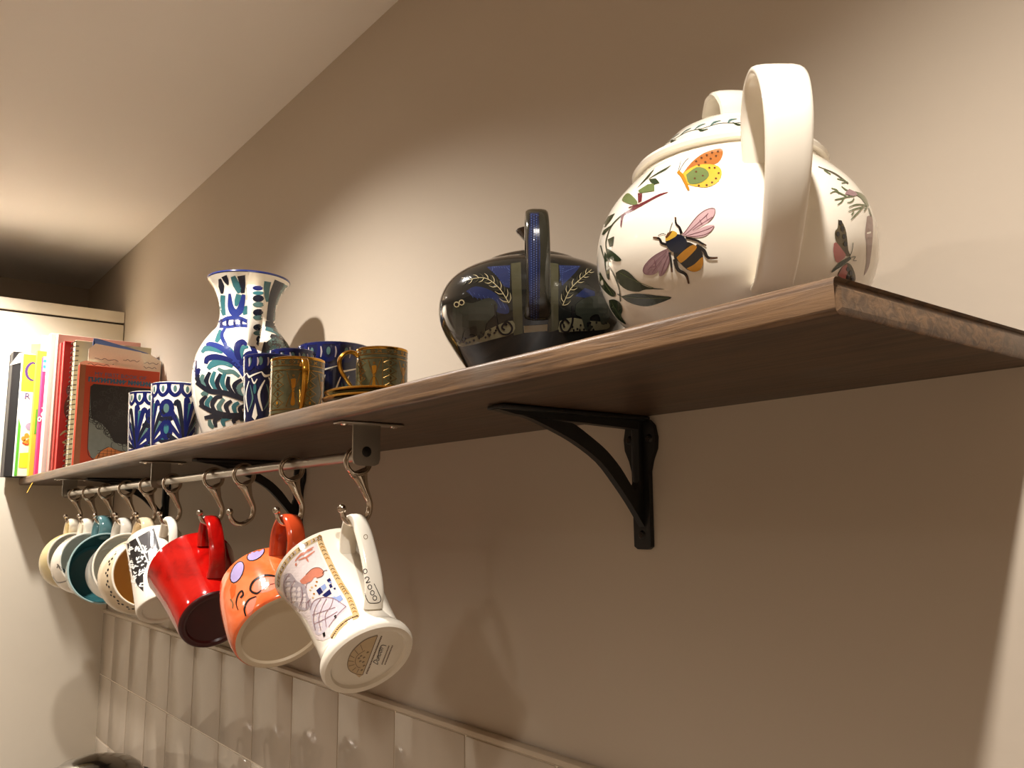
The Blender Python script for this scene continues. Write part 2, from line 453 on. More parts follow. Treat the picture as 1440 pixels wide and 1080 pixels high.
# ------------------------------------------------------------------ shelf
SB, ST, SF, SE = .0885 + H, .1066 + H, -.2246, -.207      # underside, top, front edge, right end
def make_shelf():
    bm = bmesh.new()
    nx = 90; prof = []
    r = .0034
    ring = []
    for k in range(5): a = math.radians(270 - 22.5 * k); ring.append((SF + r + r * math.cos(a), SB + r + r * math.sin(a)))
    for k in range(5): a = math.radians(180 - 22.5 * k); ring.append((SF + r + r * math.cos(a), ST - r + r * math.sin(a)))
    ring += [(-.0005, ST), (-.0005, SB)]
    ring.insert(10, (-.1, ST)); ring.append((-.1, SB))
    n = len(ring); rows = []
    rnd = random.Random(3)
    ph = [rnd.uniform(0, 6) for _ in range(6)]
    for i in range(nx + 1):
        x = XC + .0005 + (SE - XC) * i / nx
        tend = max(0, (x - (SE - .006)) / .006)
        row = []
        for (y, z) in ring:
            wv = (.0006 * math.sin(x * 23 + ph[0]) + .0005 * math.sin(x * 61 + ph[1] + z * 90)) if y < -.15 else 0
            row.append(bm.verts.new((x, y + wv, z + (.5 * wv if y < -.2 else 0))))
        rows.append(row)
    # rounded right end
    for k, (ins, out) in enumerate(((.0008, .0022), (.0025, .0038), (.0045, .0045))):
        row = []
        for j, (y, z) in enumerate(ring):
            zz = min(max(z, SB + ins), ST - ins); yy = max(y, SF + ins * 1.6)
            row.append(bm.verts.new((SE - .0045 + out + (.0012 * math.sin(y * 70) if k else 0) * .6, yy, zz)))
        rows.append(row)
    for a, b in zip(rows, rows[1:]):
        for j in range(n):
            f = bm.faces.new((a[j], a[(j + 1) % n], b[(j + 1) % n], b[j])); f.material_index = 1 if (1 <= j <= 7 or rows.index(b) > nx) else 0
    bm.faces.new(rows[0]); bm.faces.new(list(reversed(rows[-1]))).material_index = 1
    mb = MB(); mi = [f.material_index for f in bm.faces]; mb.bm(bm); mb.m = mi; return mb
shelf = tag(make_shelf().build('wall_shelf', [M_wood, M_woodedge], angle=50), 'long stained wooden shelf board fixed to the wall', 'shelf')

def bracket(xb, label):
    t = thing('shelf_bracket', label, 'bracket', T(xb, 0, SB), 'cast iron shelf brackets')
    # arm lying under the board, flat pad with a screw at the tip
    arm = [(0, -.0005), (-.150, -.0005), (-.166, -.0012), (-.168, -.0045), (-.150, -.0075), (-.13, -.0085), (0, -.0125)]
    MB().prism(arm, 0, -.0045, .0045).rbox((-.0105, -.168, -.0045), (.0105, -.0005, -.0006), .0014).build('arm', M_iron, t)
    MB().lathe([(0, -.0062), (.0035, -.006), (.005, -.0045), (.005, -.004)], 14, M=Matrix.Translation((0, -.152, 0))).build('screw', M_screw, t)
    # plate on the wall, wide ear at the top with two screws
    pl = []
    for (x, z) in ((-.010, -.116), (-.006, -.1185), (.006, -.1185), (.010, -.116), (.0105, -.05), (.0135, -.04), (.0185, -.03), (.0195, -.02), (.017, -.009), (.011, -.0035), (-.011, -.0035),
                   (-.017, -.009), (-.0195, -.02), (-.0185, -.03), (-.0135, -.04), (-.0105, -.05)): pl.append((x, z))
    MB().prism(pl, 1, -.005, -.0004).sweep([Vector((0, -.006, -.003)), Vector((0, -.0075, -.05)), Vector((0, -.006, -.095))], Vector((1, 0, 0)), [.0055, .005, .0025], [.006, .0055, .002], 10).build('wall_plate', M_iron, t)
    for (x, z) in ((-.012, -.021), (.012, -.021), (0, -.106)):
        Ms = Matrix.Translation((x, -.005, z)) @ Matrix.Rotation(math.radians(90), 4, 'X')
        MB().lathe([(0, .0016), (.0028, .0014), (.0040, .0003), (.0042, 0)], 14, M=Ms).build('screw', M_screw, t)
        MB().box((x - .0022, -.0069, z - .0004), (x + .0022, -.0064, z + .0004)).box((x - .0004, -.0069, z - .0022), (x + .0004, -.0064, z + .0022)).build('screw_slot', M_dark, t, smooth=False)
    lo = [(-.145, -.0075), (-.1324, -.0100), (-.1088, -.0178), (-.0843, -.0273), (-.057, -.0423), (-.0372, -.0609), (-.021, -.0786), (-.0098, -.0928), (-.004, -.1)]
    up = [(-.090, -.0110), (-.0839, -.0128), (-.0664, -.0221), (-.0485, -.0331), (-.0324, -.0475), (-.0203, -.0621), (-.0151, -.0666), (-.012, -.060), (-.004, -.05)]
    lo = [(p.x, p.y) for p in crom([(a, b, 0) for a, b in lo], 3)]; up = [(p.x, p.y) for p in crom([(a, b, 0) for a, b in up], 3)]
    mb = MB(); n = len(lo)
    vs_ = [(s * .0035, *p) for s in (-1, 1) for p in lo] + [(s * .0035, *p) for s in (-1, 1) for p in up]
    fs_ = []
    for i in range(n - 1):
        fs_ += [(i, i + 1, 2 * n + i + 1, 2 * n + i), (n + i, n + i + 1, 3 * n + i + 1, 3 * n + i), (i, i + 1, n + i + 1, n + i), (2 * n + i, 2 * n + i + 1, 3 * n + i + 1, 3 * n + i)]
    fs_ += [(0, n, 3 * n, 2 * n), (n - 1, 2 * n - 1, 4 * n - 1, 3 * n - 1)]
    mb.add(vs_, fs_); mb.build('brace', M_iron, t, angle=30)
bracket(-.539, 'black cast iron shelf bracket nearest the right end of the shelf')
bracket(-1.275, 'black cast iron shelf bracket behind the orange mug')
bracket(-1.975, 'black cast iron shelf bracket at the far end behind the pale mugs')

# ------------------------------------------------------------------ rail with hooks
RYY, RZZ, RR = -.1866, .0575 + H, .0056
rail = thing('hanging_rail', 'brushed steel mug rail fixed under the wooden shelf', 'rail', T(0, RYY, RZZ))
MB().cyl((-2.035, 0, 0), (-.717, 0, 0), RR, 20).build('rod', M_steel, rail)
def rail_bracket(x, end):
    b = MB()
    zt = SB - RZZ - .0004
    b.rbox((x - .009, -.030, zt - .0022), (x + .009, .036, zt), .0009)
    bb = []
    for (y, z) in ((-.0142, zt - .002), (.0142, zt - .002), (.0142, -.003), (.0125, -.0078), (.008, -.0095), (-.008, -.0095), (-.0125, -.0078), (-.0142, -.003)): bb.append((y, z))
    b.prism(bb, 0, x - .001, x + .0012)
    o = b.build('rail_bracket', M_steel, rail, angle=25)
    for y in (-.023, .029):
        MB().lathe([(0, -.0040), (.0028, -.0036), (.0042, -.0024), (.0042, -.002)], 12, M=Matrix.Translation((x, y, zt))).build('screw', M_chrome, o)
    if end:
        Ms = Matrix.Translation((x + .0012, 0, .0035)) @ Matrix.Rotation(math.radians(90), 4, 'Y')
        MB().lathe([(0, .0012), (.0032, .0011), (.0048, .0003), (.005, 0)], 16, M=Ms).build('screw', M_screw, o)
rail_bracket(-.715, True); rail_bracket(-1.372, False); rail_bracket(-2.036, True)

def make_hook(name='rail_hook'):
    """closed ring over the rail, flared neck, J-shaped hook ending in a ball; lies in the y-z plane, origin at the rail axis"""
    b = MB()
    rc, rr = .0122, .0021
    cz = RR - (rc - rr) + .0002
    ring = [Vector((0, rc * math.cos(a), cz + rc * math.sin(a))) for a in [2 * math.pi * k / 28 for k in range(29)]]
    b.sweep(ring, Vector((1, 0, 0)), .0036, rr, 8, False, power=2.2)
    b.sweep([v + Vector((.0022, 0, 0)) for v in [Vector((0, (rc + .0013) * math.cos(a), cz + (rc + .0013) * math.sin(a))) for a in [2 * math.pi * k / 28 for k in range(29)]]], Vector((1, 0, 0)), .0010, .0011, 6, False)
    nk = crom([(0, .0008, cz - .0085), (0, .0020, cz - .0115), (0, .0045, cz - .0180), (0, .0080, cz - .0270), (0, .0128, -.0415), (0, .0138, -.0480), (0, .0118, -.0555), (0, .0060, -.0612), (0, -.0010, -.0636), (0, -.0080, -.0622), (0, -.0130, -.0570), (0, -.0148, -.0520)], 5)
    n = len(nk)
    wy = lerpl([.0105, .0094, .0064, .0042, .0032, .0030, .0030, .0030, .0030, .0029, .0027, .0024], n)
    wx = lerpl([.0022, .0027, .0032, .0032, .0031, .0030, .0030, .0030, .0030, .0029, .0027, .0024], n)
    b.sweep(nk, Vector((1, 0, 0)), wx, wy, 10, True, power=2.0)
    b.ball((0, -.0154, -.0490), .0043)
    return b.build(name, M_chrome, angle=60)
HOOKX = [(-.7315, 'nickel hook holding the white picture mug'), (-.8839, 'nickel hook holding the orange mug'),
         (-1.0245, 'empty nickel hook on the rail between the red and orange mugs'), (-1.1335, 'nickel hook holding the red mug'),
         (-1.3122, 'nickel hook holding the black and white printed mug'), (-1.4391, 'nickel hook holding the cream mug with a dotted rim'),
         (-1.5691, 'nickel hook holding the plain pale grey mug'), (-1.7142, 'nickel hook holding the teal mug'),
         (-1.8463, 'nickel hook holding the white mug with brown drawing'), (-1.9759, 'nickel hook holding the farthest yellowish mug')]
hook0 = None
for x, lab in HOOKX:
    if hook0 is None: hook0 = o = make_hook()
    else: o = hook0.copy(); COL.objects.link(o)
    o.location = (x, RYY, RZZ); tag(o, lab, 'hook', 'hooks on the rail')
HOOK_Y, HOOK_Z = RYY - .001, RZZ - .0636 + .0030       # where a handle rests inside the hook

# ------------------------------------------------------------------ mugs
def mug_frame(xh, tilt, side, yaw, P):
    """tilt: how far the base drops; side +1: base towards the eye, -1: base towards the far end; P: handle contact in mug frame"""
    a = math.radians(tilt); c, s = math.cos(a), math.sin(a)
    ax = Vector((-side * c, 0, s)); u = Vector((side * s, 0, c)); y = ax.cross(u)
    R = Matrix((u, y, ax)).transposed().to_4x4()
    R = Matrix.Rotation(math.radians(yaw), 4, 'Z') @ R
    return Matrix.Translation(Vector((xh, HOOK_Y, HOOK_Z)) - (R @ Vector(P))) @ R

def make_mug(name, label, xh, tilt, side, outer, handle, hw, ht, m_out, m_in, m_handle, yaw=0, wall_t=.0032, foot=.003, m_lip=None, m_foot=None, group='mugs hanging on the rail'):
    """outer: (r, z) from foot to rim; handle: (x, z) points in the plane of the handle"""
    prof = smooth_prof(outer, 5)
    hp = crom([(x, 0, z) for x, z in handle], 5)
    a = math.radians(tilt)
    # highest point of the handle once tilted
    up = lambda p: p.x * math.cos(a) + p.z * math.sin(a)
    k = max(range(len(hp)), key=lambda i: up(hp[i]))
    tdir = Vector((math.cos(a), 0, math.sin(a)))
    P = hp[k] - tdir * ht
    Mw = mug_frame(xh, tilt, side, yaw, P)
    t = thing(name, label, 'mug', Mw, group)
    r0 = prof[0][0]; zr = prof[-1][1]; rr = prof[-1][0]
    ol = [(0, foot), (r0 - .007, foot), (r0 - .0055, .0004), (r0 - .003, 0)] + prof
    b = MB(); b.lathe(ol[:5], 56, 3); b.lathe(ol[4:], 56, 0)
    inner = [(rr, zr), (rr - wall_t * .35, zr + .0011), (rr - wall_t * .8, zr + .0006)]
    ip = [(max(0.002, r - wall_t), z) for r, z in reversed(prof) if z > foot + .006]
    inner += ip + [(ip[-1][0] - .006, foot + .0045), (0, foot + .004)]
    b.lathe(inner[:3], 56, 2); b.lathe(inner[2:], 56, 1)
    body = b.build('body', [m_out, m_in, m_lip or m_in, m_foot or m_out], t, angle=50)
    n = len(hp)
    h = MB().sweep(hp, Vector((0, 1, 0)), lerpl(hw, n) if isinstance(hw, list) else hw, ht, 12, True).build('handle', m_handle, t, angle=60)
    return t, body, h, Mw, prof

# white picture mug (nearest)
mugA, bodyA, hA, MA, pA = make_mug('mug', 'flared white mug with picture panels, tan borders and a 2000 handle, nearest', -.7315, 40, 1,
    [(.0410, 0), (.0430, .003), (.0425, .009), (.0390, .016), (.0376, .026), (.0382, .048), (.0405, .076), (.0445, .100), (.0505, .120)],
    [(.0410, .095), (.0540, .1035), (.0690, .1075), (.0775, .1030), (.0770, .0900), (.0700, .0680), (.0600, .0460), (.0490, .0320), (.0380, .0260)],
    [.0085, .0090, .0092, .0090, .0086, .0086, .0090, .0095, .0095], .0036, M_white, M_white, M_white)
# orange mug
M_orange = ramp_mat('orange_glaze', [(0.3, (214, 84, 40)), (0.5, (232, 108, 56)), (0.7, (240, 134, 92))], (1, 1, 1), nscale=22, detail=3, rough=.12, bump=.02, coat=.3)
M_orange_dk = mat('orange_glaze_handle', (190, 70, 34), .12, coat=.3, var=.15, vscale=40)
M_biscuit = mat('biscuit_clay', (214, 196, 168), .45, var=.03)
mugB, bodyB, hB, MBm, pB = make_mug('mug', 'round orange mug with lilac flowers and black scrolls', -.8839, 37, 1,
    [(.0505, 0), (.0530, .004), (.0545, .018), (.0535, .040), (.0510, .062), (.0470, .078), (.0455, .084)],
    [(.0490, .066), (.0700, .0770), (.0910, .0750), (.1010, .0620), (.0970, .0440), (.0800, .0280), (.0540, .0220)],
    [.010, .010, .010, .010, .010, .0105, .011], .0042, M_orange, M_biscuit, M_orange_dk, m_foot=M_biscuit)
# red mug
M_redg = ramp_mat('red_glaze', [(0.3, (120, 8, 6)), (0.5, (172, 14, 10)), (0.75, (192, 24, 14))], (1, 1, 1), nscale=26, detail=4, rough=.09, bump=.03, coat=.4)
M_redbase = mat('dark_red_foot', (62, 8, 10), .28, var=.2)
mugC, bodyC, hC, MC, pC = make_mug('mug', 'flared glossy red mug with a dark base', -1.1335, 32, 1,
    [(.0405, 0), (.0430, .004), (.0450, .020), (.0475, .048), (.0510, .078), (.0550, .106), (.0565, .114)],
    [(.0520, .088), (.0700, .0980), (.0860, .0980), (.0930, .0870), (.0890, .0680), (.0760, .0480), (.0610, .0340), (.0450, .0280)],
    [.0105, .010, .010, .010, .010, .0105, .011, .012], .0042, M_redg, M_redg, M_redg)
MB().lathe([(0, .0027), (.0332, .0027), (.0350, .0002), (.0376, -.0004), (.0407, -.0002), (.0424, .0012), (.0428, .003)], 56).build('base', M_redbase, mugC)
# black and white printed mug
mugD, bodyD, hD, MD, pD = make_mug('mug', 'white mug with a black printed pattern, partly behind the red mug', -1.3122, 52, 1,
    [(.0370, 0), (.0390, .004), (.0392, .030), (.0395, .085), (.0400, .120)],
    [(.0390, .100), (.0600, .1070), (.0770, .1020), (.0840, .0840), (.0760, .0620), (.0580, .0450), (.0390, .0400)],
    .0065, .0040, M_white, M_white, M_white)
# cream mug with dotted rim
M_cream5 = mat('cream_stoneware', (226, 206, 172), .18, coat=.2, var=.06, vscale=14)
M_ochre_in = mat('honey_glaze', (240, 198, 128), .16, coat=.3, var=.1, vscale=18)
mugE, bodyE, hE, ME, pE = make_mug('mug', 'bulbous cream mug with a black dotted rim and honey coloured inside', -1.4391, 8, -1,
    [(.0380, 0), (.0460, .006), (.0560, .024), (.0590, .044), (.0575, .066), (.0530, .086), (.0520, .094)],
    [(.0530, .082), (.0660, .0920), (.0800, .0880), (.0850, .0720), (.0790, .0500), (.0640, .0340), (.0540, .0300)],
    .0105, .0038, M_cream5, M_ochre_in, M_cream5, m_lip=M_white)
# pale grey mug
M_grey4 = mat('pale_grey_glaze', (216, 210, 198), .15, coat=.3, var=.02)
M_grey4in = mat('pale_grey_inside', (216, 215, 206), .16, coat=.3, var=.02)
mugF, bodyF, hF, MF, pF = make_mug('mug', 'plain pale grey mug with a white rim between the teal and cream mugs', -1.5691, 10, -1,
    [(.0380, 0), (.0430, .004), (.0470, .016), (.0500, .045), (.0520, .075), (.0545, .098)],
    [(.0500, .080), (.0660, .0880), (.0790, .0790), (.0820, .0560), (.0760, .0340), (.0620, .0220), (.0460, .0190)],
    .0095, .0038, M_grey4, M_grey4in, M_grey4, m_lip=M_white)
# teal mug
M_tealo = mat('pale_teal_glaze', (168, 196, 196), .15, coat=.3, var=.05)
M_teali = mat('deep_teal_glaze', (58, 108, 112), .13, coat=.4, var=.1, vscale=20)
M_tealh = mat('mid_teal_glaze', (84, 124, 128), .15, coat=.3, var=.1)
mugG, bodyG, hG, MG, pG = make_mug('mug', 'wide pale teal mug with a dark teal inside', -1.7142, 7, -1,
    [(.0400, 0), (.0460, .005), (.0510, .018), (.0555, .045), (.0590, .070), (.0625, .094)],
    [(.0560, .074), (.0720, .0850), (.0860, .0790), (.0920, .0600), (.0860, .0380), (.0680, .0240), (.0500, .0200)],
    .0115, .0062, M_tealo, M_teali, M_tealh, m_lip=M_tealo)
# white mug with brown drawing
mugH, bodyH, hH, MH, pH = make_mug('mug', 'white rounded mug with a brown line drawing, second from the far end', -1.8463, 12, -1,
    [(.0380, 0), (.0450, .005), (.0540, .022), (.0575, .045), (.0550, .070), (.0520, .090)],
    [(.0510, .076), (.0650, .0830), (.0770, .0760), (.0820, .0560), (.0760, .0360), (.0620, .0240), (.0520, .0220)],
    .0100, .0038, M_white, M_grey4in, M_white, m_lip=M_white)
# farthest yellowish mug
M_yel1 = mat('straw_glaze', (214, 194, 134), .2, coat=.2, var=.08)
mugI, bodyI, hI, MI, pI = make_mug('mug', 'straw yellow mug with a pale rim at the far end of the rail', -1.9759, 12, -1,
    [(.0380, 0), (.0450, .006), (.0540, .026), (.0560, .050), (.0530, .072), (.0500, .086)],
    [(.0500, .072), (.0640, .0800), (.0760, .0740), (.0810, .0560), (.0760, .0360), (.0620, .0240), (.0520, .0220)],
    .0100, .0038, M_yel1, M_grey4in, M_cream, m_lip=M_cream)

# ------------------------------------------------------------------ pots on the shelf
def strap(path, hw, ht, n=12, q=6):
    """handle in the plane of the local x axis: path of (radius, height)"""
    hp = crom([(x, 0, z) for x, z in path], q); m = len(hp)
    return MB().sweep(hp, Vector((0, 1, 0)), lerpl(hw, m) if isinstance(hw, list) else hw, lerpl(ht, m) if isinstance(ht, list) else ht, n, True, power=3.2)

# ---- large white teapot with botanical prints
TP = T(-.345, -.113, ST, math.radians(-38.5))
teapot = thing('teapot', 'large round white teapot printed with a bee, butterflies and leaves', 'teapot', TP)
tp_prof = smooth_prof([(.0520, .0), (.0540, .004), (.0640, .011), (.0800, .028), (.0885, .047), (.0905, .063), (.0885, .079), (.0815, .095), (.0710, .108), (.0630, .1155)], 6)
b = MB().lathe([(0, .004), (.046, .004), (.048, 0)] + tp_prof + [(.0615, .1185), (.0590, .1190), (.0580, .117), (.066, .104), (.083, .080), (.085, .062), (.076, .030), (.05, .012), (0, .010)], 96)
tp_body = b.build('body', M_white, teapot)
lid = MB().lathe([(0, .114), (.054, .114), (.0565, .1178), (.0610, .1184), (.0645, .1200), (.0650, .1226), (.0632, .1254), (.0605, .1262), (.0580, .1258), (.0555, .1275), (.0470, .1375), (.0370, .1475), (.0250, .1545), (.0120, .1575), (0, .1580)], 80).build('lid', M_white, teapot)
kn = crom([(-.022, 0, .1530), (-.022, 0, .1615), (-.016, 0, .1715), (0, 0, .1760), (.016, 0, .1715), (.022, 0, .1615), (.022, 0, .1530)], 6)
MB().sweep(kn, Vector((0, 1, 0)), lerpl([.0085, .0095, .0125, .0135, .0125, .0095, .0085], len(kn)), .0030, 12, True).build('knob', M_white, lid)
strap([(.0760, .0880), (.0800, .1020), (.0860, .1210), (.0980, .1350), (.1130, .1355), (.1250, .1230), (.1290, .1010), (.1230, .0740), (.1080, .0460), (.0900, .0250), (.0790, .0200)],
      [.0115, .0125, .0135, .0140, .0140, .0138, .0132, .0124, .0116, .0112, .0112], .0034, 16).build('handle', M_white, teapot, angle=60)
sp = crom([(-.074, 0, .050), (-.094, 0, .060), (-.106, 0, .080), (-.114, 0, .098), (-.124, 0, .112)], 6)
MB().sweep(sp, Vector((0, 1, 0)), lerpl([.024, .020, .015, .012, .011], len(sp)), lerpl([.030, .024, .017, .012, .010], len(sp)), 20, False, power=2).build('spout', M_white, teapot)

# ---- dark round teapot
DP = T(-.553, -.116, ST, math.radians(-36.5))
M_dkglaze = mat('black_glaze', (24, 27, 26), .10, coat=.5, var=.25, vscale=40)
M_brownglaze = mat('brown_glaze', (58, 40, 28), .12, coat=.5, var=.2)
darkpot = thing('teapot', 'squat dark glazed teapot painted with animals and blue panels', 'teapot', DP)
dp_prof = smooth_prof([(.0480, .0), (.0500, .003), (.0550, .014), (.0660, .031), (.0765, .049), (.0805, .064), (.0785, .079), (.0700, .092), (.0540, .1015), (.0420, .1045)], 6)
dp_body = MB().lathe([(0, .003), (.044, .003), (.046, 0)] + dp_prof + [(.0400, .1040), (.0395, .101), (.05, .098), (.068, .084), (.075, .064), (.06, .03), (0, .01)], 80).build('body', M_dkglaze, darkpot)
dlid = MB().lathe([(0, .101), (.0385, .101), (.0430, .1035), (.0435, .1055), (.0400, .1085), (.0250, .1145), (.0100, .1175), (0, .1175)], 56).build('lid', M_dkglaze, darkpot)
MB().lathe([(.0070, .116), (.0052, .1230), (.0065, .1300), (.0130, .1370), (.0138, .1388), (.0120, .1395), (0, .1370)], 28).build('knob', M_brownglaze, dlid)
dp_path = [(.0480, .1000), (.0520, .1130), (.0620, .1230), (.0740, .1260), (.0860, .1210), (.0945, .1080), (.0975, .0900), (.0970, .0700), (.0925, .0540), (.0830, .0470), (.0750, .0460)]
dhand = strap(dp_path, [.0085, .0085, .0088, .0090, .0090, .0090, .0090, .0090, .0092, .0100, .0105], .0045, 14).build('handle', mat('dark_olive_glaze', (40, 40, 32), .1, coat=.5, var=.2), darkpot, angle=60)
sp = crom([(-.072, 0, .055), (-.092, 0, .066), (-.104, 0, .086), (-.112, 0, .104)], 6)
MB().sweep(sp, Vector((0, 1, 0)), lerpl([.020, .016, .011, .009], len(sp)), lerpl([.022, .016, .011, .009], len(sp)), 16, False, power=2).build('spout', M_dkglaze, darkpot)

# ---- blue and white jug
JP = T(-1.238, -.110, ST, math.radians(-13))
jug = thing('jug', 'tall white pottery jug with blue and teal leaf brushwork and flared neck', 'jug', JP)
jg_prof = smooth_prof([(.0500, 0), (.0530, .004), (.0600, .024), (.0690, .052), (.0745, .080), (.0755, .104), (.0715, .130), (.0630, .150), (.0520, .166), (.0440, .176), (.0410, .188), (.0405, .201), (.0430, .217), (.0490, .233), (.0570, .2445), (.0605, .2490)], 5)
jg_body = MB().lathe([(0, .004), (.044, .004), (.046, 0)] + jg_prof + [(.0600, .2507), (.0585, .2505), (.0550, .2455), (.0465, .2330), (.0400, .2160), (.0375, .2010), (.0385, .186), (.05, .161), (.068, .13), (.072, .1), (.06, .03), (0, .01)], 72).build('body', M_white, jug)
jhand = strap([(.0390, .2140), (.0500, .2220), (.0620, .2240), (.0730, .2170), (.0790, .2020), (.0800, .1830), (.0775, .1630), (.0710, .1460), (.0640, .1380)],
              [.0095, .0105, .0115, .0120, .0118, .0110, .0100, .0090, .0075], .0048, 14).build('handle', M_white, jug, angle=60)

# ---- straight blue beakers, a bowl
def beaker(name, label, x, y, r, h, rz, cat='beaker', flare=1.0, group='blue and white pottery beakers', m=None):
    t = thing(name, label, cat, T(x, y, ST, rz), group)
    pr = smooth_prof([(r * .86 / flare, 0), (r * .89 / flare, .003), (r * .94 / (flare ** .5), h * .4), (r * .985, h * .8), (r, h)], 5)
    bo = MB().lathe([(0, .003), (pr[0][0] - .006, .003), (pr[0][0] - .004, 0)] + pr + [(r - .0012, h + .001), (r - .003, h), (r - .0042, h * .8), (pr[6][0] - .004, h * .3), (pr[0][0] - .004, .008), (0, .007)], 56).build('body', m or M_white, t)
    return t, bo, pr
M_navyg = mat('navy_glaze', (26, 32, 66), .1, coat=.4, var=.4, vscale=60)
def at(px, py, y): return onY(px, py, y)
p = at(247, 580, -.172); bk2, bk2b, bk2p = beaker('beaker', 'larger blue and white beaker beside the jug, in front of the orange book', p.x, -.172, .0375, .100, math.radians(-20))
p = at(211, 590, -.178); bk1, bk1b, bk1p = beaker('beaker', 'blue and white beaker farthest left, covering part of the orange book', p.x, -.178, .0345, .100, math.radians(10))
p = at(379, 550, -.185); bk3, bk3b, bk3p = beaker('beaker', 'dark blue beaker between the jug and the gold handled cup', p.x, -.185, .0305, .0800, math.radians(40), m=M_navyg)
p = at(411, 520, -.140); bk4, bk4b, bk4p = beaker('beaker', 'dark beaker half hidden behind the gold cup and the bowl', p.x, -.140, .0280, .0985, math.radians(60), m=M_navyg)
p = at(470, 520, -.064); bwl, bwlb, bwlp = beaker('bowl', 'wide dark blue and white tapered bowl behind the gold cups', p.x, -.064, .0475, .1185, math.radians(20), 'bowl', 1.28, None, m=M_navyg)

# ---- gilded coffee cups and saucers
M_sage = ramp_mat('sage_enamel', [(0.3, (70, 72, 52)), (0.55, (92, 88, 62)), (0.8, (112, 98, 66))], (1, 1, 1), nscale=60, detail=3, rough=.16, bump=.02, coat=.3)
M_gold = mat('gilding', (214, 160, 66), .16, metal=1.0, var=.08)
def gold_cup(label, x, y, z, r, h, rz):
    t = thing('coffee_cup', label, 'cup', T(x, y, z, rz), 'gilded coffee cups')
    pr = [(r * .985, 0), (r, .002), (r, h * .3), (r, h * .6), (r, h * .8), (r, h - .001)]
    bo = MB().lathe([(0, .002), (r * .8, .002), (r * .86, 0), (r * .985, 0)] + pr[1:], 56).lathe([(r, h - .001), (r - .0008, h), (r - .0018, h), (r - .0022, h - .002), (r - .0024, h * .5), (r - .0035, .006), (0, .005)], 56, 1).build('body', [M_sage, M_white], t)
    hd = strap([(r - .001, h * .86), (r + .0050, h * .93), (r + .0130, h * .90), (r + .0185, h * .76), (r + .0170, h * .56), (r + .0100, h * .36), (r + .0035, h * .20), (r - .001, h * .13)], [.0040, .0036, .0038, .0040, .0034, .0026, .0024, .0030], [.0022, .0020, .0020, .0020, .0018, .0016, .0016, .002], 10).build('handle', M_gold, t, angle=60)
    MB().lathe([(r + .0002, h - .0022), (r + .0005, h - .0012), (r + .0004, h + .0002), (r - .0008, h + .0009), (r - .0021, h + .0004)], 56).build('gold_rim', M_gold, t)
    q = Print(lathe_map(pr, r)); L = 2 * math.pi * r
    for v in (.05, .12, .78, .86, .97): q.stroke([(L * i / 48, h * v) for i in range(49)], .0011, I_gold, 0, raw=True)
    nlo = 10
    for i in range(nlo):
        u = L * i / nlo; du = L / nlo
        q.stroke([(u + du * .25, h * .915), (u + du * .4, h * .955), (u + du * .55, h * .915), (u + du * .4, h * .875), (u + du * .25, h * .915)], .0010, I_gold, 1, raw=True)
        q.stroke([(u + du * .7, h * .94), (u + du * .95, h * .89)], .0013, I_gold, 1, raw=True); q.stroke([(u + du * .7, h * .89), (u + du * .95, h * .94)], .0013, I_gold, 1, raw=True)
        q.dot((u + du * .4, h * .915), .0009, .0009, I_gold, 1)
        if i % 2 == 0:
            w = du * .42
            for (a, c) in ((.16, .30), (.32, .46), (.46, .60), (.62, .76)):
                m_ = (a + c) / 2
                q.stroke([(u + du * .5, h * a), (u + du * .5 - w, h * m_), (u + du * .5, h * c), (u + du * .5 + w, h * m_), (u + du * .5, h * a)], .0011, I_gold, 1, raw=True)
                q.dot((u + du * .5, h * m_), .0012, .0018, I_gold if a > .3 else I_ochre, 2)
            q.stroke([(u + du * .02, h * .15), (u + du * .02, h * .76)], .0008, I_gold, 1, raw=True)
        else:
            q.stroke([(u + du * .1, h * .74), (u + du * .5, h * .45), (u + du * .9, h * .74)], .0010, I_gold, 1)
            q.stroke([(u + du * .1, h * .16), (u + du * .5, h * .42), (u + du * .9, h * .16)], .0010, I_gold, 1)
            q.poly([(u + du * .35, h * .62), (u + du * .65, h * .62), (u + du * .56, h * .40), (u + du * .62, h * .2), (u + du * .38, h * .2), (u + du * .44, h * .40)], I_ochre, 1)
            q.dot((u + du * .5, h * .68), .0014, .0014, I_gold, 2)
    q.build('gilt_pattern', bo)
    return t
def saucer(label, x, y, z, r):
    t = thing('saucer', label, 'saucer', T(x, y, z), 'gilded saucers')
    MB().lathe([(0, .0022), (r * .48, .0022), (r * .5, 0), (r * .56, 0), (r * .58, .0028), (r * .8, .0065), (r * .985, .0108), (r, .0118), (r * .975, .0122), (r * .8, .0086), (r * .55, .0050), (0, .0045)], 64).build('plate', M_sage, t)
    MB().lathe([(r * .965, .0120), (r * .985, .0128), (r * 1.004, .0118), (r * .99, .0106), (r * .93, .0095)], 64).build('gold_rim', M_gold, t)
p = at(418, 545, -.187)
gold_cup('gilded coffee cup standing on the shelf edge with its gold handle towards the room', p.x, -.187, ST, .0288, .0640, math.radians(-14))
p = at(537, 515, -.142)
saucer('lower of two gilded saucers stacked under the coffee cup', p.x + .001, -.142, ST, .0600)
saucer('upper of two gilded saucers stacked under the coffee cup', p.x, -.142, ST + .0066, .0575)
gold_cup('gilded coffee cup standing on two stacked saucers', p.x, -.142, ST + .0066 + .0047, .0262, .0520, math.radians(-100))

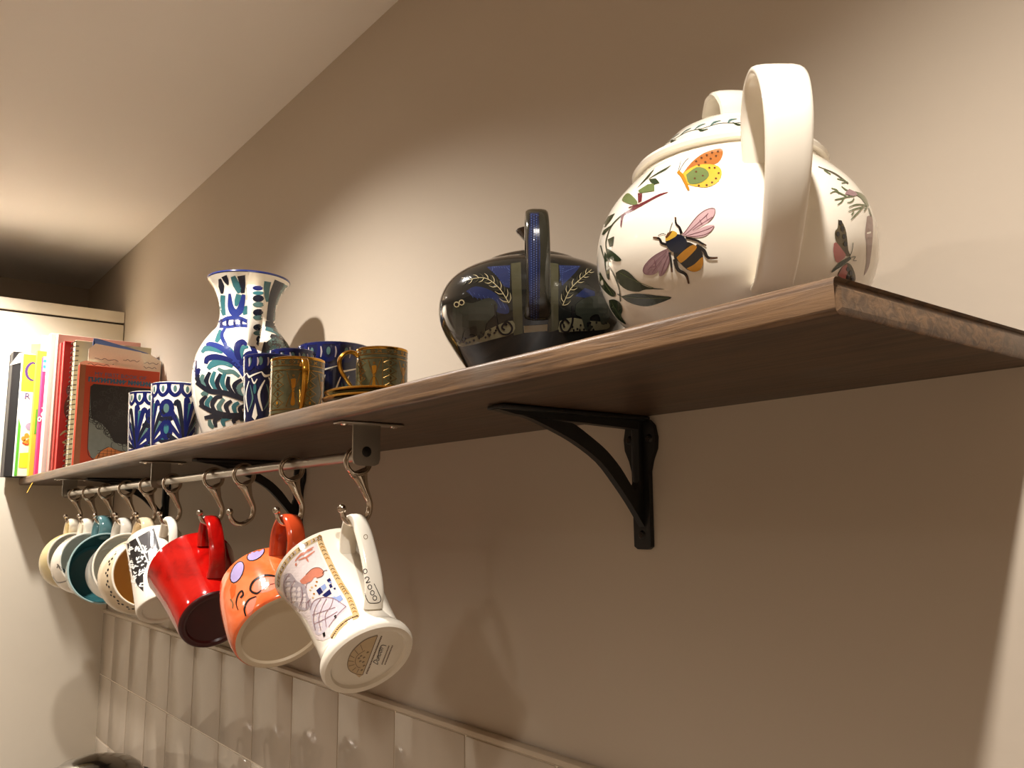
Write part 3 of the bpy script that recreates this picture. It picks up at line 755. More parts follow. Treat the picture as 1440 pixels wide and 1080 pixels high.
# ------------------------------------------------------------------ books at the far end
M_page = mat('book_pages', (242, 234, 214), .8, var=.06, vscale=300)
def book_mat(name, rgb, rough=.38): return mat('cover_' + name, rgb, rough, var=.04, spec=.4)
def book(name, label, xr, yf, th, depth, h, m, rot=0.0, m_page=None, board=.0022, cat='book'):
    t = thing(name, label, cat, T(xr, yf, ST, rot), 'cookbooks at the far end of the shelf')
    b = MB(); b.rbox((-th, 0, 0), (-th + board, depth, h), .0006, 1).rbox((-board, 0, 0), (0, depth, h), .0006, 1)
    pr = [(-th, .004), (-th + .002, .0012), (-th * .5, -.0006), (-.002, .0012), (0, .004), (-.0022, .005), (-th + .0022, .005)]
    b.prism(pr, 2, 0, h)
    c = b.build('cover', m, t, angle=30)
    MB().box((-th + board + .0003, .0055, .003), (-board - .0003, depth - .004, h - .004)).build('page_block', m_page or M_page, t, smooth=False)
    return t, c
def face(t_cover): return Print(flat_map((.0001, 0, 0), (0, 1, 0), (0, 0, 1), (1, 0, 0)))
P_W = ink('paper_white', (250, 248, 240), .4); P_Y = ink('lemon', (244, 226, 60), .4); P_G = ink('lime', (96, 196, 60), .4); P_V = ink('violet', (84, 52, 132), .4)
P_Or = ink('tangerine', (236, 150, 60), .4); P_C = ink('cyan', (40, 160, 214), .4); P_K = ink('cover_black', (28, 24, 24), .45); P_Bl = ink('cover_blue', (70, 110, 140), .45)
P_Gr = ink('cover_grey', (132, 140, 132), .45); P_Am = ink('cover_amber', (222, 132, 62), .45); P_Rd = ink('cover_dark_red', (92, 18, 22), .4); P_In = ink('handwriting', (96, 92, 96), .6)

bk, c = book('ring_binder', 'tall black ring binder at the far left end of the row of books', -2.38, -.268, .056, .24, .306, book_mat('black', (34, 33, 34), .5), cat='binder')
MB().prism([(-.006, .270), (.012, .302), (.040, .309), (.030, .285)], 0, .0006, .0014).build('paper_corner', M_page, bk, smooth=False)
bk, c = book('cookbook', 'white and yellow book with a purple letter beside the black binder', -2.35, -.250, .027, .22, .298, book_mat('white', (246, 244, 236)))
q = face(c)
q.poly([(.0, .205), (.2, .205), (.2, .297), (.0, .297)], P_Y, 0, .04); q.poly([(0, .0), (.006, .0), (.006, .12), (0, .14)], P_G, 1)
q.poly([(.008, .02), (.05, .02), (.05, .06), (.008, .055)], P_Y, 1)
q.stroke([(.032, .270), (.022, .277), (.013, .270), (.0085, .256), (.012, .242), (.021, .234), (.032, .236)], [.002, .005, .006, .006, .006, .005, .002], P_V, 2)
q.text('R', (.0085, .186), (1, 0), (0, 1), .022, P_V, 2)
for (u, v) in ((.014, .09), (.02, .098), (.026, .085), (.018, .082), (.03, .095)): q.dot((u, v), .005, .006, P_Or, 2)
q.stroke([(.012, .08), (.022, .076), (.032, .082)], .003, I_red, 3); q.dot((.028, .12), .012, .01, I_lilac, 1)
q.build('cover_print', c)
bk, c = book('cookbook', 'slim yellow book between the white book and the pink one', -2.3255, -.224, .021, .20, .304, book_mat('yellow', (240, 216, 70)))
q = face(c); q.poly([(.006, .10), (.03, .10), (.03, .17), (.006, .16)], P_G, 0); q.build('cover_print', c)
bk, c = book('cookbook', 'bright pink vegetable cookbook lettered veg', -2.30, -.214, .022, .19, .287, book_mat('pink', (228, 58, 122)))
q = face(c)
q.text('veg', (.0035, .168), (0, -1), (1, 0), .030, P_W, 1); q.build('lettering', c)
q = face(c); q.poly([(0, .25), (.04, .25), (.04, .287), (0, .287)], P_W, 0); q.poly([(0, .272), (.04, .272), (.04, .279), (0, .279)], P_C, 1); q.poly([(0, .258), (.04, .258), (.04, .265), (0, .265)], P_C, 1); q.build('stripe_print', c)
q = face(c)
for k in range(5): q.stroke([(.008 + .002 * (k % 2), .245 - k * .006), (.016, .243 - k * .006)], .002, P_W, 1, raw=True)
q.build('small_lettering', c)
q = face(c); q.stroke([(.010, .085), (.010, .02)], .0025, P_Or, 1, raw=True); q.build('spine_line', c)
bk, c = book('cookbook', 'tall plain white book standing above its neighbours', -2.26, -.208, .036, .195, .338, book_mat('ivory', (240, 232, 222)))
rb = [onX(66, 664, -2.265), onX(60, 666, -2.265), onX(52, 671, -2.265), onX(45, 680, -2.265), onX(38, 693, -2.265)]
rb = [Matrix.Translation((2.26, .208, -ST)) @ v for v in crom([tuple(v) for v in rb], 5)]
MB().sweep(rb, Vector((1, 0, 0)), .004, .0005, 8).build('ribbon', mat('ribbon_yellow', (226, 176, 60), .5), bk)
bk, c = book('cookbook', 'tall dusky pink hardback beside the plain white book', -2.22, -.199, .036, .185, .330, book_mat('dusky_pink', (198, 150, 138)))
bk, c = book('cookbook', 'red cloth book with a dotted salmon spine', -2.192, -.1965, .024, .18, .305, book_mat('red_cloth', (168, 52, 44), .6))
q = face(c); q.stroke([(.004, .005), (.004, .30)], .006, I_fox, 0, raw=True)
for k in range(34): q.dot((.004, .012 + k * .0085), .0014, .0022, P_W, 1, n=8)
q.build('cover_print', c)
bk, c = book('cookbook', 'red paperback with dark figures on its cover', -2.163, -.1945, .026, .18, .304, book_mat('crimson', (186, 28, 34)))
q = face(c); q.dot((.022, .15), .014, .03, P_Rd, 0); q.dot((.026, .11), .010, .018, P_K, 1); q.dot((.018, .19), .008, .014, I_vein, 1); q.stroke([(.004, .085), (.014, .095), (.026, .088)], [.002, .005, .002], I_bone, 2)
q.stroke([(.010, .07), (.020, .068), (.024, .052), (.014, .040)], [.003, .009, .008, .003], I_bone, 2); q.dot((.017, .055), .003, .005, P_Rd, 3)
q.build('cover_print', c)
# spiral notebook
sn = thing('spiral_notebook', 'wire bound notebook with cream pages behind the orange book', 'notebook', T(-2.105, -.186, ST), 'cookbooks at the far end of the shelf')
MB().box((-.020, .006, 0), (-.0035, .165, .294)).build('page_block', M_page, sn, smooth=False)
MB().rbox((-.0032, .004, 0), (-.0016, .168, .298), .0004, 1).rbox((-.022, .004, 0), (-.0204, .168, .298), .0004, 1).build('cover', mat('notebook_cover', (222, 208, 168), .6, var=.06), sn)
hel = []
for k in range(26 * 12 + 1):
    a = 2 * math.pi * k / 12; hel.append(Vector((-.0115 + .0135 * math.cos(a), .006 + .008 * math.sin(a), .006 + k / 12 * .0111)))
MB().sweep(hel, None, .0009, .0009, 5).build('wire_spiral', M_screw, sn)
# blue folder and loose recipe sheets behind the orange book
fo = thing('document_folder', 'blue card folder sticking up behind the loose papers', 'folder', T(-2.082, -.150, ST), 'cookbooks at the far end of the shelf')
MB().prism([(.0, 0), (.145, 0), (.145, .268), (.115, .281), (.01, .302), (0, .302)], 0, -.0018, 0).prism([(.0, 0), (.145, 0), (.145, .262), (.1, .280), (0, .296)], 0, -.0062, -.0048).prism([(0, 0), (.003, 0), (.003, .296), (0, .296)], 0, -.0062, 0).build('cover', mat('folder_blue', (92, 112, 168), .55), fo, smooth=False)
def sheet(label, xr, pts, lines):
    t = thing('recipe_sheet', label, 'paper', T(xr, 0, ST), 'loose recipe sheets')
    s_ = MB().prism(pts, 0, -.0009, 0).build('sheet', M_page, t, smooth=False)
    q = Print(flat_map((.0001, 0, 0), (0, 1, 0), (0, 0, 1), (1, 0, 0)))
    for (u0, u1, v) in lines:
        n = 7; q.stroke([(u0 + (u1 - u0) * k / n, v + .002 * math.sin(k * 2.4 + v * 900)) for k in range(n + 1)], .0011, P_In, 0)
    q.build('handwriting', s_)
sheet('tall cream recipe sheet with handwriting at the right edge of the books', -2.070, [(-.075, 0), (-.006, 0), (-.004, .262), (-.030, .276), (-.072, .280)], [(-.045, -.010, .255), (-.046, -.014, .244), (-.046, -.02, .233), (-.040, -.016, .222)])
sheet('creased cream recipe sheet just above the orange book', -2.060, [(-.165, 0), (-.05, 0), (-.045, .252), (-.052, .277), (-.150, .286), (-.163, .272)], [(-.15, -.10, .252), (-.09, -.055, .255), (-.148, -.11, .241)])
sheet('short yellow edged sheet directly behind the orange book', -2.050, [(-.185, 0), (-.06, 0), (-.062, .236), (-.170, .244), (-.182, .238)], [(-.165, -.12, .237)])
# orange cover book
ob_, c = book('cookbook', 'orange picture book with a dark curly drawing facing the room', -2.0, -.190, .014, .168, .226, book_mat('orange_red', (204, 78, 46), .5), rot=math.radians(3))
q = face(c)
q.poly([(.0, 0), (.012, 0), (.012, .226), (0, .226)], ink('worn_orange', (176, 104, 66), .6), 0)
q.poly([(.024, .180), (.030, .186), (.160, .186), (.160, .03), (.045, .022), (.034, .027), (.027, .045)], P_Gr, 0, .02)
rnd = random.Random(5)
hair = [(.024, .180), (.030, .186), (.160, .186), (.160, .085), (.140, .075), (.120, .060), (.095, .058), (.078, .062), (.066, .085), (.052, .100), (.030, .112), (.026, .140)]
q.poly(hair, P_K, 1, .02)
for k in range(60):
    u = rnd.uniform(.03, .13); v = .062 + max(0, (.085 - u)) * .9 + rnd.uniform(-.004, .02)
    q.stroke([(u + .006 * math.cos(a * .9), v + .006 * math.sin(a * .9)) for a in range(8)], .0010, P_K, 2)
for k in range(90):
    u = rnd.uniform(.034, .15); v = rnd.uniform(.10, .18)
    q.stroke([(u + .004 * math.cos(a * .9), v + .005 * math.sin(a * .9)) for a in range(7)], .0007, ink('hair_grey', (62, 60, 60), .5), 2)
q.poly([(.040, .024), (.052, .040), (.068, .050), (.090, .044), (.118, .040), (.118, .026)], P_Am, 1)
for k in range(8): q.stroke([(.050 + k * .008, .026), (.050 + k * .008, .046 if 1 < k < 5 else .038)], .0008, P_K, 2, raw=True)
for v in (.030, .036, .042): q.stroke([(.046, v), (.112, v)], .0007, P_K, 2, raw=True)
q.stroke([(.075, .062), (.073, .053), (.080, .046), (.100, .042)], .001, P_K, 2); q.stroke([(.098, .060), (.097, .048), (.104, .042)], .001, P_K, 2)
q.stroke([(.024, .180), (.026, .05), (.034, .027), (.045, .022), (.052, .040), (.068, .051)], .0012, P_K, 3)
q.text('MY FIRST BOOK OF', (.030, .204), (1, 0), (0, 1), .0125, P_Bl, 2, stretch=1.0)
for (u0, u1) in ((.020, .094), (.102, .150)):
    u = u0
    while u < u1 - .003:
        q.stroke([(u, .190), (u, .201)], .0032, P_Bl, 2, raw=True); q.stroke([(u, .1925 if rnd.random() < .5 else .199), (u + .006, .1925 if rnd.random() < .5 else .199)], .003, P_Bl, 2, raw=True); u += .0064
for (u0, u1) in ((.022, .046), (.052, .072)):
    u = u0
    while u < u1: q.stroke([(u, .007), (u, .014)], .0026, P_Bl, 2, raw=True); u += .0042
q.build('cover_print', c)
# slips of paper standing up among the books
def slip(label, xr, y0, y1, z0, z1, rgb, sk=0.0):
    tag(MB().prism([(y0, z0), (y1, z0), (y1 + sk, z1), (y0 + sk, z1 - .004)], 0, xr - .0008, xr).build('paper_slip', mat('slip_%d_%d_%d' % rgb, rgb, .7), smooth=False), label, 'paper', 'paper slips in the books')
slip('tan paper slip poking up behind the black binder', -2.3785, -.235, -.21, ST, ST + .332, (222, 178, 124), .004)
slip('pale paper slip standing up behind the yellow book', -2.3475, -.215, -.175, ST, ST + .352, (240, 226, 190))
slip('greenish paper slip next to the tall white book', -2.2985, -.19, -.16, ST, ST + .334, (214, 216, 176))

# ------------------------------------------------------------------ domed steel kettle on the worktop
kp = onY(137, 1063, -.19)
KH = kp.z - ZW
ket = thing('kettle', 'polished steel kettle with a domed top in the bottom left corner', 'kettle', T(kp.x, -.19, ZW, math.radians(-60)))
M_kettle = mat('kettle_steel', (150, 148, 144), .12, metal=1.0, var=.03)
MB().lathe([(0, 0), (.072, 0), (.078, .006), (.080, KH * .3), (.079, KH * .6), (.0755, KH - .036), (.074, KH - .031)], 64).build('body', M_kettle, ket)
MB().lathe([(.0755, KH - .033), (.075, KH - .029), (.069, KH - .019), (.054, KH - .009), (.035, KH - .0034), (.016, KH - .0007), (0, KH)], 64).build('lid', M_kettle, ket)
sp = crom([(.074, 0, KH * .45), (.100, 0, KH * .6), (.118, 0, KH * .72)], 6); MB().sweep(sp, Vector((0, 1, 0)), lerpl([.02, .014, .010], len(sp)), lerpl([.022, .015, .010], len(sp)), 14, False, power=2).build('spout', M_kettle, ket)
strap([(-.074, KH * .72), (-.104, KH * .76), (-.122, KH * .6), (-.120, KH * .35), (-.100, KH * .2), (-.077, KH * .22)], .011, .006).build('handle', mat('kettle_handle_black', (26, 26, 26), .35), ket)

# ------------------------------------------------------------------ prints on the white teapot
def crop(x0, y0, s): return lambda pts: [(x0 + x / s, y0 + y / s) for x, y in pts]
em = eye_map(tp_body, TP)
A = crop(890, 280, 8.307)
q = Print(em)
q.poly(A([(575, 410), (650, 330), (740, 210), (850, 125), (930, 103), (965, 130), (955, 190), (900, 260), (800, 320), (680, 390), (600, 430)]), I_wing, 0)
q.poly(A([(600, 430), (720, 370), (850, 315), (930, 303), (955, 320), (920, 370), (850, 430), (760, 450), (650, 440)]), I_wing, 1)
q.poly(A([(410, 575), (330, 610), (220, 680), (140, 770), (120, 840), (150, 880), (230, 885), (290, 850), (340, 760), (410, 650)]), I_wing2, 0)
q.poly(A([(420, 600), (360, 700), (310, 800), (305, 880), (330, 900), (380, 860), (425, 760), (440, 650)]), I_wing2, 1)
for pts in ([(590, 410), (740, 215), (850, 128), (940, 108), (962, 140), (940, 210), (880, 270)], [(600, 425), (740, 300), (860, 190), (880, 165)], [(700, 360), (800, 290), (930, 210)], [(780, 240), (810, 300)], [(860, 190), (870, 250)],
            [(620, 432), (760, 390), (880, 350), (945, 315)], [(640, 440), (800, 425), (900, 385), (950, 322)], [(405, 585), (260, 660), (150, 760), (122, 840), (160, 882)], [(400, 610), (280, 720), (180, 830)], [(390, 650), (300, 760), (230, 860)], [(250, 700), (270, 780), (200, 800)], [(425, 640), (370, 760), (330, 880)], [(435, 660), (410, 780), (350, 880)]):
    q.stroke(A(pts), .6, I_vein, 2)
for pts, w in (([(570, 405), (548, 335), (508, 285), (500, 215)], [4.0, 3.2, 2.6, 2.4]), ([(400, 532), (340, 512), (312, 462), (240, 448)], [3.6, 3.4, 2.8, 2.2]), ([(620, 450), (740, 480), (800, 512), (858, 542)], [3, 3.2, 3, 2.2]),
               ([(740, 540), (830, 600), (880, 682), (990, 685)], [5, 5, 4, 2.4]), ([(430, 620), (450, 740), (460, 852)], [3.2, 3, 2.2]), ([(490, 700), (530, 820), (620, 880), (655, 985)], [5, 5, 4, 2.2])):
    q.stroke(A(pts), w, I_black, 2)
for pts in ([(500, 245), (498, 212)], [(290, 455), (240, 448)], [(830, 525), (860, 543)], [(900, 690), (990, 684)], [(458, 800), (460, 852)], [(630, 900), (656, 985)]): q.stroke(A(pts), 1.8, I_brown, 3)
q.stroke(A([(430, 390), (445, 330), (465, 275)]), .7, I_black, 2); q.stroke(A([(390, 418), (350, 404), (298, 428)]), .9, I_black, 2)
q.poly(A([(480, 620), (560, 540), (640, 500), (730, 540), (800, 600), (825, 690), (810, 780), (780, 830), (700, 845), (620, 810), (550, 740), (490, 690)]), I_black, 3)
q.poly(A([(515, 680), (600, 600), (700, 535), (750, 562), (690, 640), (590, 730), (550, 738)]), I_ochre, 4)
q.poly(A([(630, 808), (720, 760), (812, 675), (825, 720), (810, 790), (770, 835), (700, 846)]), I_ochre, 4)
q.poly(A([(390, 480), (430, 430), (520, 410), (600, 440), (640, 520), (600, 600), (520, 630), (440, 600), (400, 540)]), ink('bee_navy', (24, 30, 44)), 4)
q.poly(A([(386, 455), (410, 402), (470, 372), (522, 400), (500, 442), (400, 492)]), I_yellow, 5)
q.poly(A([(388, 445), (415, 395), (468, 374), (450, 405), (400, 460)]), I_brown, 6)
q.build('bee_print', tp_body)

B = crop(820, 70, 2.7)
q = Print(em)
q.poly(B([(378, 472), (410, 430), (460, 392), (520, 376), (531, 395), (512, 430), (460, 447), (400, 462)]), I_orange, 0)
q.poly(B([(372, 476), (430, 440), (500, 438), (526, 462), (515, 500), (470, 523), (410, 516), (383, 500)]), I_yellow, 1)
q.poly(B([(392, 476), (430, 448), (466, 455), (478, 480), (450, 505), (405, 511)]), I_lgreen, 2)
q.stroke(B([(360, 464), (378, 482), (402, 534)]), [4, 5, 3], I_ochre, 3)
rnd = random.Random(2)
for (x, y) in ((430, 425), (450, 412), (470, 402), (490, 392), (512, 388), (440, 440), (465, 428), (485, 415), (505, 405), (500, 450), (515, 470), (505, 490), (490, 505), (470, 515), (440, 517), (480, 450), (430, 465), (455, 480), (425, 490)): q.dot(B([(x, y)])[0], 1.6, 1.3, I_brown, 3, n=8)
q.stroke(B([(362, 462), (368, 440), (372, 424)]), .6, I_black, 3); q.stroke(B([(366, 462), (385, 430), (402, 412)]), .6, I_black, 3)
q.build('butterfly_print', tp_body)

C5 = crop(830, 230, 4.692)
q = Print(em)
for pts in ([(170, 720), (215, 697), (260, 720), (300, 760), (350, 800), (400, 818), (495, 828), (370, 830), (320, 845), (250, 835), (200, 800), (175, 760)],
            [(205, 875), (280, 858), (360, 860), (440, 870), (538, 882), (470, 915), (380, 940), (300, 930), (240, 905)],
            [(125, 900), (160, 895), (200, 920), (215, 970), (205, 1005), (238, 1058), (190, 1030), (150, 980), (130, 940)],
            [(16, 652), (40, 660), (80, 740), (120, 800), (165, 845), (165, 875), (130, 870), (80, 820), (40, 750), (18, 690)],
            [(110, 560), (150, 580), (208, 635), (170, 645), (130, 625), (110, 600)], [(98, 580), (95, 650), (112, 750), (128, 762), (125, 700), (115, 620)], [(118, 500), (160, 480), (152, 540), (130, 550)],
            [(80, 420), (120, 350), (165, 328), (140, 370), (100, 420)], [(78, 470), (90, 440), (150, 400), (130, 425), (92, 470)]): q.poly(C5(pts), I_green, 1)
q.stroke(C5([(70, 540), (100, 640), (150, 720), (190, 820), (200, 910)]), 1.6, I_green, 0)
q.stroke(C5([(205, 345), (150, 400), (120, 460), (105, 540), (130, 650)]), 1.8, I_green, 0); q.stroke(C5([(180, 860), (205, 875)]), 1.5, I_green, 0)
for a, b_ in (((200, 720), (420, 820)), ((215, 878), (520, 884)), ((140, 905), (215, 1030)), ((25, 665), (150, 865))): q.stroke(C5([a, ((a[0] + b_[0]) / 2, (a[1] + b_[1]) / 2 + 6), b_]), .7, I_lgreen, 2)
q.build('leaf_print', tp_body)
q = Print(em)
q.poly(C5([(205, 340), (300, 280), (380, 240), (460, 200), (518, 190), (440, 225), (350, 275), (260, 325), (222, 350), (207, 422), (200, 400)]), I_stem, 0)
q.poly(C5([(315, 195), (345, 200), (342, 250), (318, 262)]), I_stem, 1); q.stroke(C5([(255, 292), (320, 270)]), 1.6, I_stem, 1)
for pts in ([(238, 202), (262, 200), (312, 250), (300, 275), (240, 260), (212, 240)], [(318, 180), (380, 140), (425, 132), (425, 182), (330, 197)]): q.poly(C5(pts), I_lgreen, 2)
for pts in ([(340, 130), (400, 60), (432, 28), (390, 90), (308, 168)], [(372, 112), (450, 60), (540, 10), (500, 45), (400, 97)], [(390, 105), (435, 100), (460, 130), (420, 140), (400, 125)]): q.poly(C5(pts), I_green, 2)
q.build('twig_print', tp_body)

R6 = crop(1130, 220, 5.683)
q = Print(em)
q.stroke(R6([(115, 82), (250, 140), (355, 218)]), [1, 2.4, 2.2], I_olive, 0)
for pts in ([(160, 110), (215, 145)], [(265, 180), (330, 195)], [(300, 215), (350, 205)], [(208, 298), (250, 280), (300, 300), (340, 320)], [(220, 255), (262, 270), (280, 300)], [(245, 348), (320, 332)], [(268, 388), (300, 365), (325, 330), (400, 318)], [(300, 240), (340, 270), (400, 290)],
            [(345, 372), (385, 360), (400, 335)], [(358, 408), (420, 385), (500, 390)], [(355, 442), (410, 420), (490, 400)], [(375, 508), (420, 460), (470, 410)], [(400, 440), (380, 470)], [(480, 440), (505, 400)], [(515, 410), (540, 480)]):
    q.stroke(R6(pts), [1, 2.0, 1.6], ink('fern', (92, 104, 70)), 1)
q.stroke(R6([(400, 290), (450, 310), (485, 345), (512, 400)]), [4, 6, 6, 3], ink('fern', (92, 104, 70)), 0); q.poly(R6([(325, 300), (360, 262), (410, 285), (430, 310), (390, 320)]), I_wing2, 2)
q.build('fern_print', tp_body)
q = Print(em)
q.poly(R6([(275, 505), (310, 530), (340, 610), (356, 750), (372, 790), (330, 795), (290, 740), (252, 660), (250, 600), (270, 570)]), ink('moth_brown', (84, 72, 46)), 0)
q.poly(R6([(240, 695), (262, 690), (310, 750), (335, 795), (280, 845), (252, 832), (235, 760)]), ink('moth_pink', (176, 104, 98)), 1)
q.poly(R6([(345, 848), (380, 870), (412, 950), (402, 1002), (320, 990), (268, 950), (300, 890)]), ink('moth_brown', (84, 72, 46)), 0)
q.poly(R6([(310, 880), (345, 860), (350, 920), (330, 985), (272, 950)]), ink('moth_pink', (176, 104, 98)), 1)
q.stroke(R6([(220, 926), (290, 865), (372, 808)]), [1, 6, 4], I_green, 2); q.stroke(R6([(365, 800), (385, 750), (392, 690)]), .8, I_green, 2); q.stroke(R6([(370, 810), (410, 800), (395, 830), (420, 832)]), .8, I_green, 2)
for (x, y) in ((290, 530), (305, 575), (320, 640), (330, 700), (270, 620), (350, 900), (375, 930), (350, 960), (385, 975)): q.dot(R6([(x, y)])[0], 2.6, 3.6, I_black, 3, n=8)
q.build('moth_print', tp_body)
q = Print(em); q.poly(R6([(505, 480), (545, 480), (552, 600), (540, 760), (520, 880), (480, 952), (500, 850), (500, 700), (490, 620)]), ink('heather', (150, 124, 116)), 0, smooth=3); q.build('flower_spike_print', tp_body)
ring = [(.0555, .1275), (.0470, .1375), (.0370, .1475)]
q = Print(lathe_map(ring, .05)); L = 2 * math.pi * .05
for k in range(28):
    u = L * k / 28
    q.stroke([(u + L / 28 * i / 3, .1365 + .0008 * math.sin((u + L / 28 * i / 3) * 2 * math.pi / (L / 14))) for i in range(4)], .0006, I_green, 0)
    q.stroke([(u, .1365), (u + .002, .1397), (u + .0065, .1405)], [.0006, .0022, .0006], I_grn2, 1)
    if k % 2: q.stroke([(u + .003, .1365), (u + .006, .1335), (u + .010, .1333)], [.0006, .0020, .0005], I_green, 1)
q.build('vine_print', lid)

# ------------------------------------------------------------------ prints on the dark teapot
em = eye_map(dp_body, DP); K = crop(600, 280, 4.32); q = Print(em)
q.poly(K([(512, 392), (572, 384), (585, 815), (530, 828)]), I_olive, 0, 5); q.poly(K([(752, 388), (800, 394), (800, 792), (738, 812)]), I_olive, 0, 5)
q.poly(K([(365, 412), (508, 402), (505, 540), (470, 532), (430, 470)]), I_bluepanel, 0); q.poly(K([(802, 402), (935, 406), (900, 450), (822, 528)]), I_bluepanel, 0)
for k in range(9):
    q.stroke(K([(380 + k * 15, 414), (505, 540 - 6 - (8 - k) * 2 if k < 1 else 414 + (125 - k * 15) * 1.0)]), .5, I_hatch, 1, raw=True) if 125 - k * 15 > 10 else None
    q.stroke(K([(500 - k * 12, 408), (500 - k * 12 - min(60, 130 - k * 13) * .2, 408 + min(110, 125 - k * 12))]), .5, I_hatch, 1, raw=True)
    q.stroke(K([(812 + k * 12, 410), (822, 520 - k * 12)]), .5, I_hatch, 1, raw=True); q.stroke(K([(808, 415 + k * 11), (925 - k * 12, 410 + k * 4)]), .5, I_hatch, 1, raw=True)
def frond_px(Kf, path, n, length, m1, m2, w, lay, spread=1.0):
    P = crom([(x, y, 0) for x, y in path], 8)
    for i in range(n):
        p = P[int(i / n * (len(P) - 1))]; nx_ = P[min(int(i / n * (len(P) - 1)) + 2, len(P) - 1)]
        t = (nx_ - p).normalized() if (nx_ - p).length > 0 else Vector((1, 0, 0)); nn = Vector((-t.y, t.x, 0)); ll = length * (1 - .45 * i / n)
        for s in (-1, 1):
            e = p + t * ll * .8 + nn * s * ll * .62 * spread; mid = p + t * ll * .3 + nn * s * ll * .42 * spread
            q.stroke(Kf([(p.x, p.y), (mid.x, mid.y), (e.x, e.y)]), [w, w * 1.2, w * .3], m1 if (i + (s > 0)) % 2 else m2, lay)
    q.stroke(Kf(path), [w * 1.4, w * .8], m1, lay + 1)
frond_px(K, [(500, 630), (440, 540), (350, 480), (220, 500)], 13, 60, I_bone, I_olive, .9, 2)
frond_px(K, [(825, 645), (870, 550), (940, 480), (1000, 430)], 11, 55, I_bone, I_olive, .9, 2)
q.poly(K([(240, 560), (300, 530), (400, 560), (490, 640), (495, 695), (420, 682), (390, 610), (300, 600)]), I_bluepanel, 0); q.poly(K([(900, 590), (960, 540), (1020, 560), (1025, 640), (960, 600)]), I_bluepanel, 0)
for k in range(8): q.stroke(K([(260 + k * 28, 560 + k * 8), (285 + k * 28, 600 + k * 10)]), .5, I_hatch, 1, raw=True)
M_beast = ink('beast_olive', (46, 50, 42)); M_spk = ink('speckled_ground', (120, 116, 92))
q.poly(K([(180, 868), (300, 832), (420, 770), (522, 738), (526, 812), (400, 852), (220, 896)]), M_spk, 1); q.poly(K([(808, 740), (880, 720), (1000, 740), (1100, 750), (1090, 790), (900, 802), (805, 806)]), M_spk, 1)
q.poly(K([(160, 660), (200, 620), (280, 632), (380, 600), (432, 640), (415, 700), (365, 755), (350, 830), (310, 838), (300, 770), (230, 800), (215, 850), (180, 840), (165, 750)]), M_beast, 2)
q.poly(K([(905, 640), (960, 600), (1040, 590), (1110, 640), (1100, 740), (1060, 760), (1040, 700), (990, 720), (1000, 790), (960, 790), (940, 720), (905, 700)]), M_beast, 2)
for (x, y) in ((185, 640), (215, 628)): q.dot(K([(x, y)])[0], 4.2, 4.2, I_bone, 3); q.dot(K([(x, y)])[0], 2.6, 2.6, I_black, 4)
q.stroke(K([(415, 640), (428, 760), (455, 815), (500, 818), (520, 780), (490, 745), (458, 775), (475, 795)]), 2.6, I_black, 3); q.stroke(K([(885, 650), (885, 740), (860, 800), (825, 800), (812, 760), (840, 730), (865, 755)]), 2.6, I_black, 3)
rnd = random.Random(9)
for k in range(26): x = rnd.uniform(200, 515); q.dot(K([(x, 885 - (x - 200) * .33 + rnd.uniform(-35, 10))])[0], 1.5, 1.8, I_black, 3, n=7)
for k in range(18): q.dot(K([(rnd.uniform(820, 1090), rnd.uniform(745, 795))])[0], 1.5, 1.8, I_black, 3, n=7)
q.poly(K([(590, 770), (735, 760), (732, 800), (592, 812)]), ink('pale_collar', (150, 138, 108)), 1)
q.build('painted_pattern', dp_body)
emh = eye_map(dhand, DP); q = Print(emh)
q.poly(K([(628, 85), (680, 85), (690, 300), (686, 600), (682, 748), (628, 750), (620, 500), (618, 250)]), I_bluepanel, 0, 3)
for k in range(46):
    y = 90 + k * 14.5; q.stroke(K([(622, y), (652, y + 14), (684, y + 28)]), .75, I_black, 1, raw=True); q.stroke(K([(684, y), (652, y + 14), (622, y + 28)]), .75, I_black, 1, raw=True)
    for x in (637, 652, 667): q.dot(K([(x, y + 7 + (7 if x == 652 else 0))])[0], .9, .7, I_hatch, 2, n=6)
q.build('lattice_print', dhand)

# ------------------------------------------------------------------ brushwork on the jug
em = eye_map(jg_body, JP); J = crop(260, 370, 4.318); q = Print(em)
I_dk = ink('black_blue', (26, 30, 44))
def commas(path, n, length, cols, w, lay=1, side=1, curl=.5, start=.06, end=.95):
    """row of comma strokes growing from a stem"""
    P = crom([(x, y, 0) for x, y in path], 10)
    for i in range(n):
        f = start + (end - start) * i / max(1, n - 1); k = int(f * (len(P) - 1)); p = P[k]; t = (P[min(k + 2, len(P) - 1)] - P[max(k - 2, 0)]).normalized()
        nn = Vector((t.y, -t.x, 0)) * side; ll = length * (1 - .35 * abs(f - .4))
        a = p + t * ll * .15 + nn * ll * .45; b2 = p + t * ll * .45 + nn * ll * .9; c2 = b2 + t * ll * curl * .55 - nn * ll * curl * .18
        q.stroke(J([(p.x, p.y), (a.x, a.y), (b2.x, b2.y), (c2.x, c2.y)]), [w * .5, w * 1.1, w * 1.35, w * .8], cols[i % len(cols)], lay + i % 2)
def JS(pts, w, m, lay=1):
    w = [x * 1.65 for x in w] if isinstance(w, list) else w * 1.65
    q.stroke(J(pts), w, m, lay)
